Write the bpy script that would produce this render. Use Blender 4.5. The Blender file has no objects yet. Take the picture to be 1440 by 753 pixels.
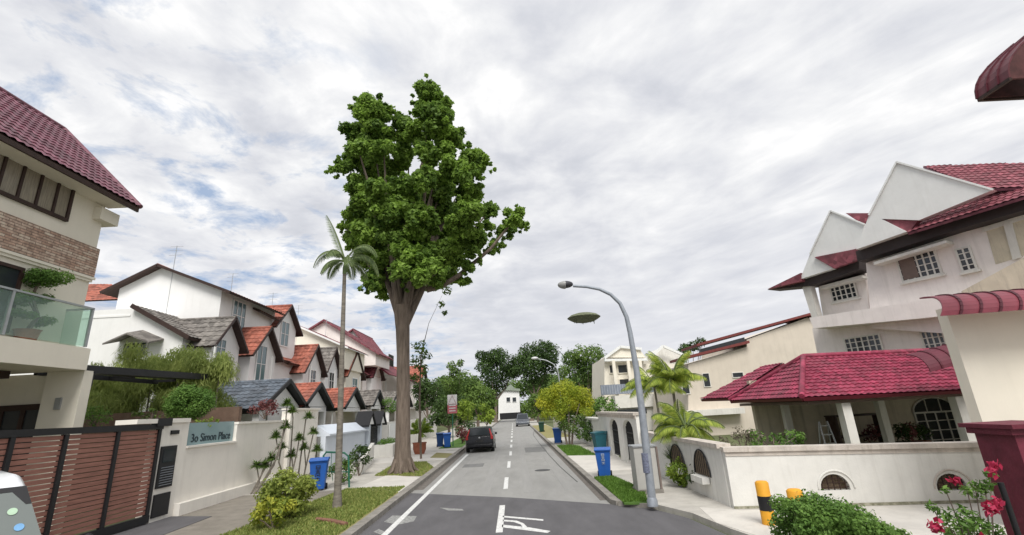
import bpy, bmesh, math, random
import numpy as np
from mathutils import Vector, Matrix
R = math.radians
random.seed(7); RNG = np.random.default_rng(7)
S = bpy.context.scene
COL = S.collection

# ------------------------------------------------------------------ camera
FOC = 660.0; CAMH = 2.5; ROLL = math.tan(R(3.0))
_f = np.array([2, 376.5 - 577, -FOC]); _f /= np.linalg.norm(_f)
_r = np.array([1, ROLL, 0.0]); _r[2] = -(_r[0]*_f[0] + _r[1]*_f[1]) / _f[2]; _r /= np.linalg.norm(_r)
_u = np.cross(_r, _f)
cam_d = bpy.data.cameras.new('camera'); cam = bpy.data.objects.new('camera', cam_d); COL.objects.link(cam)
cam_d.sensor_width = 36; cam_d.sensor_fit = 'HORIZONTAL'; cam_d.lens = FOC / 1440 * 36
cam_d.clip_start = 0.1; cam_d.clip_end = 3000
M = Matrix(((_r[0], _r[1], _r[2]), (_f[0], _f[1], _f[2]), (_u[0], _u[1], _u[2])))   # rows are world axes in camera space
cam.matrix_world = Matrix.Translation((0, 0, CAMH)) @ M.to_4x4()
S.camera = cam
S.view_settings.view_transform = 'Standard'; S.view_settings.look = 'None'
S.view_settings.exposure = 0.3; S.view_settings.gamma = 1.0

# ------------------------------------------------------------------ sky and sun
SUN_EL, SUN_AZ = R(50), R(176)      # azimuth measured clockwise from +y; the sun stands behind the camera on the right
w = bpy.data.worlds.new('World'); S.world = w; w.use_nodes = True
nt = w.node_tree; N = nt.nodes; L = nt.links
for n in list(N): N.remove(n)
def nd(t, **k):
    n = N.new(t)
    for a, b in k.items(): setattr(n, a, b)
    return n
out = nd('ShaderNodeOutputWorld'); bg = nd('ShaderNodeBackground'); bg.inputs[1].default_value = 0.085
sky = nd('ShaderNodeTexSky', sky_type='NISHITA'); sky.sun_disc = False; sky.sun_elevation = SUN_EL; sky.sun_rotation = SUN_AZ
tc = nd('ShaderNodeTexCoord'); sep = nd('ShaderNodeSeparateXYZ'); L.new(tc.outputs['Generated'], sep.inputs[0])
def mth(op, a, b=None, clamp=False):
    n = nd('ShaderNodeMath', operation=op); n.use_clamp = clamp
    for i, v in enumerate((a, b)):
        if v is None: continue
        if isinstance(v, (int, float)): n.inputs[i].default_value = v
        else: L.new(v, n.inputs[i])
    return n.outputs[0]
zz = mth('MAXIMUM', sep.outputs[2], 0.0); den = mth('ADD', zz, 0.12)
cx = mth('DIVIDE', sep.outputs[0], den); cy = mth('DIVIDE', sep.outputs[1], den)
comb = nd('ShaderNodeCombineXYZ'); L.new(cx, comb.inputs[0]); L.new(cy, comb.inputs[1])
def noise(vec, scale, detail, rough=0.55, dist=0.0, sc=(1, 1, 1), rot=0, loc=(0, 0, 0)):
    mp = nd('ShaderNodeMapping'); mp.inputs['Scale'].default_value = sc; mp.inputs['Rotation'].default_value = (0, 0, rot); mp.inputs['Location'].default_value = loc
    L.new(vec, mp.inputs[0]); n = nd('ShaderNodeTexNoise'); L.new(mp.outputs[0], n.inputs['Vector'])
    n.inputs['Scale'].default_value = scale; n.inputs['Detail'].default_value = detail; n.inputs['Roughness'].default_value = rough; n.inputs['Distortion'].default_value = dist
    return n.outputs[0]
def ramp(v, stops):
    n = nd('ShaderNodeValToRGB'); e = n.color_ramp.elements
    e[0].position, e[0].color = stops[0][0], (*stops[0][1], 1); e[1].position, e[1].color = stops[-1][0], (*stops[-1][1], 1)
    for p, c in stops[1:-1]:
        x = e.new(p); x.color = (*c, 1)
    L.new(v, n.inputs[0]); return n.outputs[0]
big = noise(comb.outputs[0], 0.75, 5, 0.5, 0.2, loc=(3.1, 1.7, 0))
fine = noise(comb.outputs[0], 3.4, 9, 0.57, 0.25, loc=(0.3, 5.2, 0))
su = mth('ADD', mth('MULTIPLY', cx, -0.42), mth('MULTIPLY', cy, 0.6)); sv = mth('ADD', mth('MULTIPLY', cx, 1.5), mth('MULTIPLY', cy, 1.05))
comb2 = nd('ShaderNodeCombineXYZ'); L.new(su, comb2.inputs[0]); L.new(sv, comb2.inputs[1])
streak = noise(comb2.outputs[0], 2.3, 7, 0.56, 0.35, loc=(1.3, 0.4, 0))
sx = mth('MULTIPLY', cx, 0.75); sideL = mth('SUBTRACT', 0.88, sx, clamp=True)       # puffy clouds to the left, drawn-out ones to the right
rip = mth('ADD', mth('MULTIPLY', streak, 0.62), mth('MULTIPLY', fine, 0.38)); a = mth('MULTIPLY', fine, sideL); b_ = mth('MULTIPLY', rip, mth('SUBTRACT', 1.0, sideL))
mixn = mth('ADD', a, b_)
tone = mth('ADD', mth('MULTIPLY', mixn, 0.62), mth('MULTIPLY', big, 0.38))
cloud = ramp(tone, [(0.36, (5.8, 6.0, 6.55)), (0.43, (6.7, 6.85, 7.35)), (0.48, (7.6, 7.7, 8.05)), (0.54, (8.7, 8.75, 8.9)), (0.62, (10.6, 10.5, 10.4))])
# low on the horizon the cloud sheet is an even pale grey
hz = ramp(mth('MULTIPLY', zz, 2.6, clamp=True), [(0.0, (1, 1, 1)), (1.0, (0, 0, 0))])
mh = nd('ShaderNodeMixRGB'); L.new(hz, mh.inputs[0]); L.new(cloud, mh.inputs[1]); mh.inputs[2].default_value = (6.9, 7.05, 7.6, 1)
hole_n = noise(comb.outputs[0], 4.2, 8, 0.62, 0.3, loc=(7.3, 2.2, 0))
hmask = mth('MULTIPLY', ramp(hole_n, [(0.5, (0, 0, 0)), (0.66, (1, 1, 1))]), mth('MULTIPLY', mth('SUBTRACT', mth('MULTIPLY', cx, -1.6), 0.25, clamp=True), 0.85, clamp=True), clamp=True)
ms = nd('ShaderNodeMixRGB'); L.new(hmask, ms.inputs[0]); L.new(mh.outputs[0], ms.inputs[1])
bl = nd('ShaderNodeMixRGB'); bl.inputs[0].default_value = 0.7; bl.inputs[2].default_value = (3.4, 4.8, 7.2, 1); L.new(sky.outputs[0], bl.inputs[1]); L.new(bl.outputs[0], ms.inputs[2])
L.new(ms.outputs[0], bg.inputs[0]); L.new(bg.outputs[0], out.inputs[0])
sl = bpy.data.lights.new('sun', 'SUN'); sl.energy = 2.7; sl.angle = R(28); sl.color = (1, 0.97, 0.92)
so = bpy.data.objects.new('sun', sl); COL.objects.link(so)
sd = Vector((math.sin(SUN_AZ)*math.cos(SUN_EL), math.cos(SUN_AZ)*math.cos(SUN_EL), math.sin(SUN_EL)))
so.rotation_euler = sd.to_track_quat('Z', 'Y').to_euler(); so.location = (0, 0, 40)

# ------------------------------------------------------------------ helpers
def ray(px, py):
    d = np.array([px - 720, 376.5 - py, -FOC]); return Vector((float(d @ _r), float(d @ _f), float(d @ _u)))
O0 = Vector((0, 0, CAMH))
def P(px, py, x=None, y=None, z=None):
    d = ray(px, py)
    t = x/d.x if x is not None else y/d.y if y is not None else (z - CAMH)/d.z
    return O0 + d*t
def PL(px, py, p, n):
    d = ray(px, py); return O0 + d * ((Vector(p) - O0).dot(n) / d.dot(n))

class MB:
    def __init__(s): s.v = []; s.f = []; s.m = []; s.sm = []
    def add(s, vs, fs, mi=0, smooth=False):
        o = len(s.v); s.v += [tuple(v) for v in vs]
        s.f += [tuple(o + i for i in f) for f in fs]; s.m += [mi]*len(fs); s.sm += [smooth]*len(fs); return s
    def box(s, a, b, mi=0):
        (x0, y0, z0), (x1, y1, z1) = a, b
        x0, x1 = sorted((x0, x1)); y0, y1 = sorted((y0, y1)); z0, z1 = sorted((z0, z1))
        v = [(x0,y0,z0),(x1,y0,z0),(x1,y1,z0),(x0,y1,z0),(x0,y0,z1),(x1,y0,z1),(x1,y1,z1),(x0,y1,z1)]
        return s.add(v, [(0,3,2,1),(4,5,6,7),(0,1,5,4),(1,2,6,5),(2,3,7,6),(3,0,4,7)], mi)
    def obox(s, c, ax, ay, az, mi=0):
        c = Vector(c); v = [c + ax*i + ay*j + az*k for k in (-1, 1) for i, j in ((-1,-1),(1,-1),(1,1),(-1,1))]
        return s.add(v, [(0,3,2,1),(4,5,6,7),(0,1,5,4),(1,2,6,5),(2,3,7,6),(3,0,4,7)], mi)
    def bar(s, p, q, wd, ht=None, up=(0,0,1), mi=0):
        p, q = Vector(p), Vector(q); ht = ht or wd; d = (q - p)
        if d.length < 1e-6: return s
        up = Vector(up); sd_ = d.cross(up)
        if sd_.length < 1e-4: sd_ = d.cross(Vector((1, 0, 0)))
        sd_.normalize(); u2 = sd_.cross(d).normalized()
        return s.obox((p+q)/2, d/2, sd_*wd/2, u2*ht/2, mi)
    def slab(s, pts, vec, mi=0, mi_side=None):
        pts = [Vector(p) for p in pts]; vec = Vector(vec); n = len(pts)
        nn = Vector((0, 0, 0))
        for i in range(n): nn += pts[i].cross(pts[(i+1) % n])
        if nn.dot(vec) > 0: pts = pts[::-1]
        s.add(pts + [p + vec for p in pts], [tuple(range(n)), tuple(range(2*n-1, n-1, -1))], mi)
        o = len(s.v) - 2*n
        for i in range(n):
            j = (i+1) % n; s.f.append((o+j, o+i, o+n+i, o+n+j)); s.m.append(mi if mi_side is None else mi_side); s.sm.append(False)
        return s
    def tube(s, pts, rad, seg=8, mi=0, cap=True):
        pts = [Vector(p) for p in pts]; n = len(pts)
        if isinstance(rad, (int, float)): rad = [rad]*n
        vs = []; x = None
        for i, p in enumerate(pts):
            d = (pts[min(i+1, n-1)] - pts[max(i-1, 0)]).normalized()
            if x is None: x = d.cross(Vector((0.3, 1, 0.2))).normalized()
            else: x = (x - d*x.dot(d)).normalized()
            y = d.cross(x)
            for k in range(seg):
                a = 2*math.pi*k/seg; vs.append(p + (x*math.cos(a) + y*math.sin(a))*rad[i])
        fs = [(i*seg+k, i*seg+(k+1) % seg, (i+1)*seg+(k+1) % seg, (i+1)*seg+k) for i in range(n-1) for k in range(seg)]
        s.add(vs, fs, mi, True)
        if cap:
            o = len(s.v) - len(vs)
            s.f += [tuple(o+k for k in range(seg))[::-1], tuple(o+(n-1)*seg+k for k in range(seg))]; s.m += [mi, mi]; s.sm += [False, False]
        return s
    def lathe(s, prof, c=(0,0,0), seg=20, mi=0, sx=1, sy=1):
        c = Vector(c); return s.tube_raw([[c + Vector((r*math.cos(2*math.pi*k/seg)*sx, r*math.sin(2*math.pi*k/seg)*sy, z)) for k in range(seg)] for r, z in prof], mi)
    def tube_raw(s, rings, mi=0, smooth=True):
        n = len(rings); seg = len(rings[0]); vs = [v for r_ in rings for v in r_]
        fs = [(i*seg+k, i*seg+(k+1) % seg, (i+1)*seg+(k+1) % seg, (i+1)*seg+k) for i in range(n-1) for k in range(seg)]
        o = len(s.v); s.add(vs, fs, mi, smooth)
        s.f += [tuple(o+k for k in range(seg))[::-1], tuple(o+(n-1)*seg+k for k in range(seg))]; s.m += [mi, mi]; s.sm += [False, False]
        return s
    def build(s, name, mats, parent=None, label=None, cat=None, group=None, kind=None, bevel=0, origin=None):
        me = bpy.data.meshes.new(name)
        off = parent_world(parent) if parent else Vector((0, 0, 0))
        if origin is not None: off = Vector(origin)
        me.from_pydata([tuple(Vector(v) - off) for v in s.v], [], s.f)
        if not isinstance(mats, (list, tuple)): mats = [mats]
        for m_ in mats: me.materials.append(m_)
        me.polygons.foreach_set('material_index', s.m); me.polygons.foreach_set('use_smooth', s.sm)
        me.update()
        if any(s.sm): me.set_sharp_from_angle(angle=R(50))
        o = bpy.data.objects.new(name, me); COL.objects.link(o)
        if parent: o.parent = parent
        elif origin is not None: o.location = origin
        if bevel:
            bm_ = o.modifiers.new('bevel', 'BEVEL'); bm_.width = bevel; bm_.segments = 2; bm_.limit_method = 'ANGLE'
        tag(o, label, cat, group, kind); return o
def parent_world(o):
    p = Vector((0, 0, 0))
    while o: p += o.location; o = o.parent
    return p
def tag(o, label=None, cat=None, group=None, kind=None):
    for k, v in (('label', label), ('category', cat), ('group', group), ('kind', kind)):
        if v: o[k] = v
    return o
def thing(name, label, cat, loc=(0,0,0), group=None):
    o = bpy.data.objects.new(name, None); o.empty_display_size = 0.3; COL.objects.link(o); o.location = loc
    return tag(o, label, cat, group)
def copy_tree(o, loc=None, rotz=None, label=None, parent=None, scale=None):
    c = o.copy(); COL.objects.link(c)
    if parent: c.parent = parent
    if loc is not None: c.location = loc
    if rotz is not None: c.rotation_euler = (0, 0, rotz)
    if scale is not None: c.scale = (scale,)*3
    if label: c['label'] = label
    for ch in list(o.children): copy_tree(ch, parent=c)
    return c

# ------------------------------------------------------------------ materials
MATS = {}
def mat(name, c, rough=0.7, var=0.12, scale=3.0, bump=0.0, bscale=40, metal=0, spec=0.3, c2=None, stain=0.0, stretch=(1,1,1), coat=0, cell=0, worn=None):
    if name in MATS: return MATS[name]
    m = bpy.data.materials.new(name); m.use_nodes = True; t = m.node_tree; n = t.nodes; l = t.links; b = n['Principled BSDF']
    b.inputs['Roughness'].default_value = rough; b.inputs['Metallic'].default_value = metal; b.inputs['Specular IOR Level'].default_value = spec
    if coat: b.inputs['Coat Weight'].default_value = coat
    g = n.new('ShaderNodeNewGeometry'); mp = n.new('ShaderNodeMapping'); mp.inputs['Scale'].default_value = stretch; l.new(g.outputs['Position'], mp.inputs[0])
    no = n.new('ShaderNodeTexNoise'); no.inputs['Scale'].default_value = scale; no.inputs['Detail'].default_value = 6; no.inputs['Roughness'].default_value = 0.65; l.new(mp.outputs[0], no.inputs['Vector'])
    cr = n.new('ShaderNodeValToRGB'); e = cr.color_ramp.elements; e[0].position = 0.3; e[1].position = 0.7
    d = c2 or tuple(x*(1-2*var) for x in c); e[0].color = (*d, 1); e[1].color = (*[min(1, x*(1+(0 if c2 else var*0.4))) for x in c], 1)
    l.new(no.outputs[0], cr.inputs[0]); last = cr.outputs[0]
    if stain:
        ns = n.new('ShaderNodeTexNoise'); mp2 = n.new('ShaderNodeMapping'); mp2.inputs['Scale'].default_value = (2.6, 2.6, 0.22); l.new(g.outputs['Position'], mp2.inputs[0]); l.new(mp2.outputs[0], ns.inputs['Vector'])
        ns.inputs['Scale'].default_value = 1.9; ns.inputs['Detail'].default_value = 8; ns.inputs['Roughness'].default_value = 0.7
        r2 = n.new('ShaderNodeValToRGB'); r2.color_ramp.elements[0].position = 0.5; r2.color_ramp.elements[1].position = 0.75; l.new(ns.outputs[0], r2.inputs[0])
        ml = n.new('ShaderNodeMath'); ml.operation = 'MULTIPLY'; ml.inputs[1].default_value = stain; l.new(r2.outputs[0], ml.inputs[0])
        mx = n.new('ShaderNodeMixRGB'); mx.inputs[2].default_value = (0.2, 0.18, 0.14, 1); l.new(ml.outputs[0], mx.inputs[0]); l.new(last, mx.inputs[1]); last = mx.outputs[0]
    if cell:
        vo = n.new('ShaderNodeTexVoronoi'); vo.inputs['Scale'].default_value = cell; l.new(g.outputs['Position'], vo.inputs['Vector'])
        sp_ = n.new('ShaderNodeSeparateColor'); l.new(vo.outputs['Color'], sp_.inputs[0]); mr = n.new('ShaderNodeMapRange'); mr.inputs['To Min'].default_value = 0.62; mr.inputs['To Max'].default_value = 1.25; l.new(sp_.outputs[0], mr.inputs['Value'])
        cm = n.new('ShaderNodeCombineColor'); [l.new(mr.outputs[0], cm.inputs[i]) for i in range(3)]; mx = n.new('ShaderNodeMixRGB'); mx.blend_type = 'MULTIPLY'; mx.inputs[0].default_value = 1; l.new(last, mx.inputs[1]); l.new(cm.outputs[0], mx.inputs[2]); last = mx.outputs[0]
        nf_ = n.new('ShaderNodeTexNoise'); nf_.inputs['Scale'].default_value = 0.9; nf_.inputs['Detail'].default_value = 7; nf_.inputs['Roughness'].default_value = 0.7; l.new(g.outputs['Position'], nf_.inputs['Vector'])
        r3 = n.new('ShaderNodeValToRGB'); r3.color_ramp.elements[0].position = 0.45; r3.color_ramp.elements[1].position = 0.75; r3.color_ramp.elements[1].color = (0.38,0.38,0.38,1); l.new(nf_.outputs[0], r3.inputs[0])
        mx = n.new('ShaderNodeMixRGB'); mx.inputs[2].default_value = (0.1,0.085,0.08,1); l.new(r3.outputs[0], mx.inputs[0]); l.new(last, mx.inputs[1]); last = mx.outputs[0]
    if worn:
        nw_ = n.new('ShaderNodeTexNoise'); nw_.inputs['Scale'].default_value = 16; nw_.inputs['Detail'].default_value = 8; nw_.inputs['Roughness'].default_value = 0.75; l.new(g.outputs['Position'], nw_.inputs['Vector'])
        r3 = n.new('ShaderNodeValToRGB'); r3.color_ramp.elements[0].position = 0.52; r3.color_ramp.elements[1].position = 0.62; l.new(nw_.outputs[0], r3.inputs[0])
        ml2 = n.new('ShaderNodeMath'); ml2.operation = 'MULTIPLY'; ml2.inputs[1].default_value = 0.75; l.new(r3.outputs[0], ml2.inputs[0])
        mx = n.new('ShaderNodeMixRGB'); mx.inputs[2].default_value = (*worn, 1); l.new(ml2.outputs[0], mx.inputs[0]); l.new(last, mx.inputs[1]); last = mx.outputs[0]
    l.new(last, b.inputs['Base Color'])
    if bump:
        nb = n.new('ShaderNodeTexNoise'); nb.inputs['Scale'].default_value = bscale; nb.inputs['Detail'].default_value = 4; l.new(g.outputs['Position'], nb.inputs['Vector'])
        bp = n.new('ShaderNodeBump'); bp.inputs['Strength'].default_value = bump; bp.inputs['Distance'].default_value = 0.02; l.new(nb.outputs[0], bp.inputs['Height']); l.new(bp.outputs[0], b.inputs['Normal'])
    MATS[name] = m; return m
def foliage(name, dark, light, trans=0.3):
    if name in MATS: return MATS[name]
    m = bpy.data.materials.new(name); m.use_nodes = True; t = m.node_tree; n = t.nodes; l = t.links; b = n['Principled BSDF']
    at = n.new('ShaderNodeAttribute'); at.attribute_name = 'tint'
    cr = n.new('ShaderNodeValToRGB'); e = cr.color_ramp.elements; e[0].color = (*dark, 1); e[1].color = (*light, 1); l.new(at.outputs['Fac'], cr.inputs[0])
    l.new(cr.outputs[0], b.inputs['Base Color']); b.inputs['Roughness'].default_value = 0.6; b.inputs['Specular IOR Level'].default_value = 0.25
    tr = n.new('ShaderNodeBsdfTranslucent'); l.new(cr.outputs[0], tr.inputs[0]); mx = n.new('ShaderNodeMixShader'); mx.inputs[0].default_value = trans
    l.new(b.outputs[0], mx.inputs[1]); l.new(tr.outputs[0], mx.inputs[2]); l.new(mx.outputs[0], n['Material Output'].inputs[0])
    MATS[name] = m; return m
def brickish(name, c1, c2, mortar, sw, sh, axis='x'):
    m = bpy.data.materials.new(name); m.use_nodes = True; t = m.node_tree; n = t.nodes; l = t.links; b = n['Principled BSDF']
    g = n.new('ShaderNodeNewGeometry'); se = n.new('ShaderNodeSeparateXYZ'); l.new(g.outputs['Position'], se.inputs[0]); co = n.new('ShaderNodeCombineXYZ')
    l.new(se.outputs[1 if axis == 'y' else 0], co.inputs[0]); l.new(se.outputs[2], co.inputs[1])
    br = n.new('ShaderNodeTexBrick'); br.inputs['Scale'].default_value = 1; br.inputs['Brick Width'].default_value = sw; br.inputs['Row Height'].default_value = sh; br.inputs['Mortar Size'].default_value = 0.008
    br.inputs['Color1'].default_value = (*c1, 1); br.inputs['Color2'].default_value = (*c2, 1); br.inputs['Mortar'].default_value = (*mortar, 1); l.new(co.outputs[0], br.inputs['Vector'])
    no = n.new('ShaderNodeTexNoise'); no.inputs['Scale'].default_value = 9; no.inputs['Detail'].default_value = 6; l.new(g.outputs['Position'], no.inputs['Vector'])
    mx = n.new('ShaderNodeMixRGB'); mx.blend_type = 'OVERLAY'; mx.inputs[0].default_value = 0.8; l.new(br.outputs[0], mx.inputs[1]); l.new(no.outputs[0], mx.inputs[2]); l.new(mx.outputs[0], b.inputs['Base Color'])
    b.inputs['Roughness'].default_value = 0.9
    ad = n.new('ShaderNodeMath'); ad.operation = 'SUBTRACT'; l.new(no.outputs[0], ad.inputs[0]); l.new(br.outputs['Fac'], ad.inputs[1])
    bp = n.new('ShaderNodeBump'); bp.inputs['Distance'].default_value = 0.04; bp.inputs['Strength'].default_value = 0.9; l.new(ad.outputs[0], bp.inputs['Height']); l.new(bp.outputs[0], b.inputs['Normal'])
    return m
def glassm(name, c, rough=0.08, alpha=None):
    if name in MATS: return MATS[name]
    m = bpy.data.materials.new(name); m.use_nodes = True; b = m.node_tree.nodes['Principled BSDF']
    b.inputs['Base Color'].default_value = (*c, 1); b.inputs['Roughness'].default_value = rough; b.inputs['Specular IOR Level'].default_value = 0.6
    if alpha is not None:
        n = m.node_tree.nodes; l = m.node_tree.links; tr = n.new('ShaderNodeBsdfTransparent'); tr.inputs[0].default_value = (0.88, 0.96, 0.92, 1)
        mx = n.new('ShaderNodeMixShader'); mx.inputs[0].default_value = alpha; l.new(tr.outputs[0], mx.inputs[1]); l.new(b.outputs[0], mx.inputs[2]); l.new(mx.outputs[0], n['Material Output'].inputs[0])
    MATS[name] = m; return m

ASPH = mat('asphalt_light', (0.31, 0.305, 0.29), 0.9, 0.09, 1.2, 0.5, 90, stretch=(1.4, 0.35, 1))
ASPH_D = mat('asphalt_dark', (0.13, 0.126, 0.132), 0.9, 0.12, 1.5, 0.6, 90, stretch=(1.2, 0.4, 1))
PAINT = mat('road_paint', (0.74, 0.74, 0.72), 0.7, 0.12, 9, worn=(0.3,0.3,0.29))
CONC = mat('concrete', (0.5, 0.475, 0.43), 0.9, 0.12, 1.7, 0.3, 60, stain=0.25)
CONC_P = mat('concrete_pale', (0.62, 0.59, 0.54), 0.9, 0.08, 1.3, 0.2, 60, stain=0.2)
CONC_K = mat('concrete_kerb', (0.3, 0.28, 0.25), 0.95, 0.2, 4, 0.5, 50, stain=0.5)
SOIL = mat('soil_path', (0.26, 0.235, 0.2), 0.95, 0.15, 2.2, 0.5, 50)
GRASS = mat('grass_base', (0.24, 0.25, 0.08), 0.95, 0.2, 2.5, 0.8, 80, c2=(0.3, 0.24, 0.13))
GRASS_R = mat('grass_lush', (0.1, 0.2, 0.035), 0.95, 0.2, 4, 0.8, 80, c2=(0.07, 0.13, 0.03))
EARTH = mat('earth_far', (0.12, 0.14, 0.06), 0.95, 0.2, 0.1)
CREAM = mat('paint_cream', (0.8, 0.75, 0.64), 0.8, 0.03, 1.2, stain=0.05)
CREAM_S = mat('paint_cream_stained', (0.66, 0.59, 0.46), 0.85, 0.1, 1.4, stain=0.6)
WHITE = mat('paint_white', (0.82, 0.815, 0.8), 0.75, 0.03, 1.5, stain=0.07)
WHITE_W = mat('paint_white_weathered', (0.73, 0.71, 0.66), 0.8, 0.06, 2.0, stain=0.3)
WALLW = mat('boundary_paint', (0.86, 0.82, 0.75), 0.8, 0.04, 1.2, stain=0.12)
PINKW = mat('paint_pinkish', (0.86, 0.8, 0.765), 0.8, 0.05, 1.5, stain=0.2)
GREYW = mat('paint_pale_grey', (0.78, 0.79, 0.77), 0.75, 0.04, 1.5, stain=0.1)
BLUEW = mat('paint_blue_white', (0.64, 0.69, 0.76), 0.7, 0.04, 1.5, stain=0.1)
T_MAR = mat('tile_maroon_dark', (0.21, 0.075, 0.105), 0.5, 0.2, 2.5, spec=0.35, cell=4)
T_CRIM = mat('tile_crimson', (0.32, 0.045, 0.088), 0.6, 0.2, 2.5, spec=0.3, cell=5)
T_ROSE = mat('tile_rose', (0.27, 0.08, 0.1), 0.65, 0.2, 3, cell=4)
T_RED = mat('tile_red', (0.42, 0.14, 0.095), 0.7, 0.2, 2.5, cell=3)
T_GREY = mat('tile_weathered', (0.24, 0.22, 0.2), 0.8, 0.25, 3, cell=3)
T_BLUE = mat('tile_slate_blue', (0.14, 0.165, 0.2), 0.55, 0.2, 3, cell=3)
BLACK = mat('black_metal', (0.015, 0.015, 0.017), 0.5, 0.1, 5, spec=0.4)
DBROWN = mat('dark_brown', (0.05, 0.028, 0.022), 0.5, 0.2, 5)
WOOD = mat('gate_wood', (0.36, 0.17, 0.13), 0.6, 0.2, 6, stretch=(1, 0.3, 3))
STEEL = mat('steel', (0.45, 0.47, 0.48), 0.4, 0.08, 8, metal=0.6)
GALV = mat('galvanised', (0.33, 0.36, 0.4), 0.55, 0.12, 6, metal=0.25)
GLASS_D = glassm('glass_dark', (0.03, 0.035, 0.04))
GLASS_B = glassm('glass_bluish', (0.13, 0.2, 0.22))
GLASS_C = mat('curtained_glass', (0.3, 0.26, 0.2), 0.25, 0.2, 5, spec=0.5, stretch=(9, 9, 0.5))
GLASS_T = glassm('glass_clear', (0.5, 0.62, 0.58), 0.05, 0.16)
BLUE = mat('bin_blue', (0.02, 0.11, 0.42), 0.45, 0.08, 6, spec=0.4)
TEAL = mat('bin_teal', (0.02, 0.1, 0.13), 0.45, 0.08, 6)
GREENP = mat('green_paint', (0.02, 0.13, 0.08), 0.5, 0.1, 6)
BARK = mat('bark', (0.22, 0.175, 0.14), 0.95, 0.3, 5, 1.0, 14, stretch=(2, 2, 0.25), c2=(0.09, 0.07, 0.055))
BARK_P = mat('bark_palm', (0.24, 0.215, 0.18), 0.9, 0.25, 4, 0.5, 20, stretch=(1, 1, 4))
TERRA = mat('terracotta', (0.34, 0.12, 0.07), 0.8, 0.15, 6)
CARBLK = mat('car_black', (0.005, 0.006, 0.009), 0.25, 0.05, 3, spec=0.4, coat=0.2)
CARWH = mat('car_white', (0.75, 0.76, 0.78), 0.3, 0.02, 3, spec=0.5, coat=0.5)
CARSIL = mat('car_silver', (0.14, 0.15, 0.17), 0.3, 0.03, 3, metal=0.5)
RUBBER = mat('rubber', (0.02, 0.02, 0.02), 0.8, 0.1, 9)
REDL = mat('tail_lamp_red', (0.4, 0.02, 0.02), 0.2, 0.05, 9, spec=0.6)
YEL = mat('bollard_yellow', (0.75, 0.36, 0.03), 0.6, 0.08, 8, stain=0.15)
MARM = mat('maroon_metal', (0.16, 0.02, 0.035), 0.4, 0.15, 3, spec=0.4)
MARPOST = mat('maroon_post_paint', (0.17, 0.03, 0.05), 0.55, 0.2, 4, 0.3, 30)
STONE = brickish('stone_cladding', (0.42, 0.27, 0.2), (0.62, 0.5, 0.4), (0.2, 0.14, 0.11), 0.32, 0.075, 'y')
LEAF_BIG = foliage('leaf_big_tree', (0.05, 0.11, 0.02), (0.31, 0.47, 0.08), 0.42)
LEAF_DK = foliage('leaf_dark', (0.025, 0.05, 0.015), (0.08, 0.14, 0.035))
LEAF_MD = foliage('leaf_mid', (0.05, 0.1, 0.022), (0.17, 0.26, 0.055))
LEAF_BAM = foliage('leaf_willowy', (0.16, 0.22, 0.05), (0.42, 0.48, 0.15), 0.5)
LEAF_LT = foliage('leaf_light', (0.09, 0.16, 0.02), (0.32, 0.42, 0.06), 0.4)
LEAF_YEL = foliage('leaf_yellow', (0.2, 0.3, 0.03), (0.62, 0.6, 0.06), 0.4)
LEAF_RED = foliage('leaf_red', (0.1, 0.025, 0.03), (0.3, 0.12, 0.11))
LEAF_HEDGE = foliage('leaf_hedge', (0.05, 0.12, 0.02), (0.2, 0.34, 0.07))
LEAF_DRY = foliage('leaf_dry', (0.12, 0.1, 0.07), (0.3, 0.27, 0.2))
LEAF_PALM = foliage('leaf_palm', (0.045, 0.085, 0.035), (0.17, 0.23, 0.1))
GRASSB = foliage('grass_blades', (0.12, 0.19, 0.035), (0.36, 0.38, 0.12))
GRASSG = foliage('grass_blades_green', (0.07, 0.15, 0.02), (0.17, 0.3, 0.05))
PETAL = foliage('petal_red', (0.38, 0.02, 0.06), (0.62, 0.07, 0.15), 0.3)

# ------------------------------------------------------------------ leaf meshes
def quads_obj(name, V, tint, m, parent=None, **kw):
    n = len(V)//4; off = np.array(parent_world(parent)) if parent else np.zeros(3)
    me = bpy.data.meshes.new(name); me.vertices.add(4*n); me.vertices.foreach_set('co', (V - off).astype(np.float32).ravel())
    me.loops.add(4*n); me.loops.foreach_set('vertex_index', np.arange(4*n, dtype=np.int32)); me.polygons.add(n)
    me.polygons.foreach_set('loop_start', np.arange(0, 4*n, 4, dtype=np.int32))
    at = me.attributes.new('tint', 'FLOAT', 'POINT'); at.data.foreach_set('value', np.repeat(tint, 4).astype(np.float32))
    me.materials.append(m); me.update(calc_edges=True); me.validate()
    o = bpy.data.objects.new(name, me); COL.objects.link(o)
    if parent: o.parent = parent
    tag(o, **kw); return o
def unit(n):
    v = RNG.normal(size=(n, 3)); return v/np.linalg.norm(v, axis=1)[:, None]
def leaf_quads(pos, nrm, Ls, Ws):
    n = len(pos); t = np.cross(nrm, unit(n)); t /= np.linalg.norm(t, axis=1)[:, None] + 1e-9; b = np.cross(nrm, t)
    V = np.empty((n, 4, 3)); V[:, 0] = pos - t*Ls[:, None]/2; V[:, 1] = pos + b*Ws[:, None]/2; V[:, 2] = pos + t*Ls[:, None]/2; V[:, 3] = pos - b*Ws[:, None]/2
    return V.reshape(-1, 3)
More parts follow.
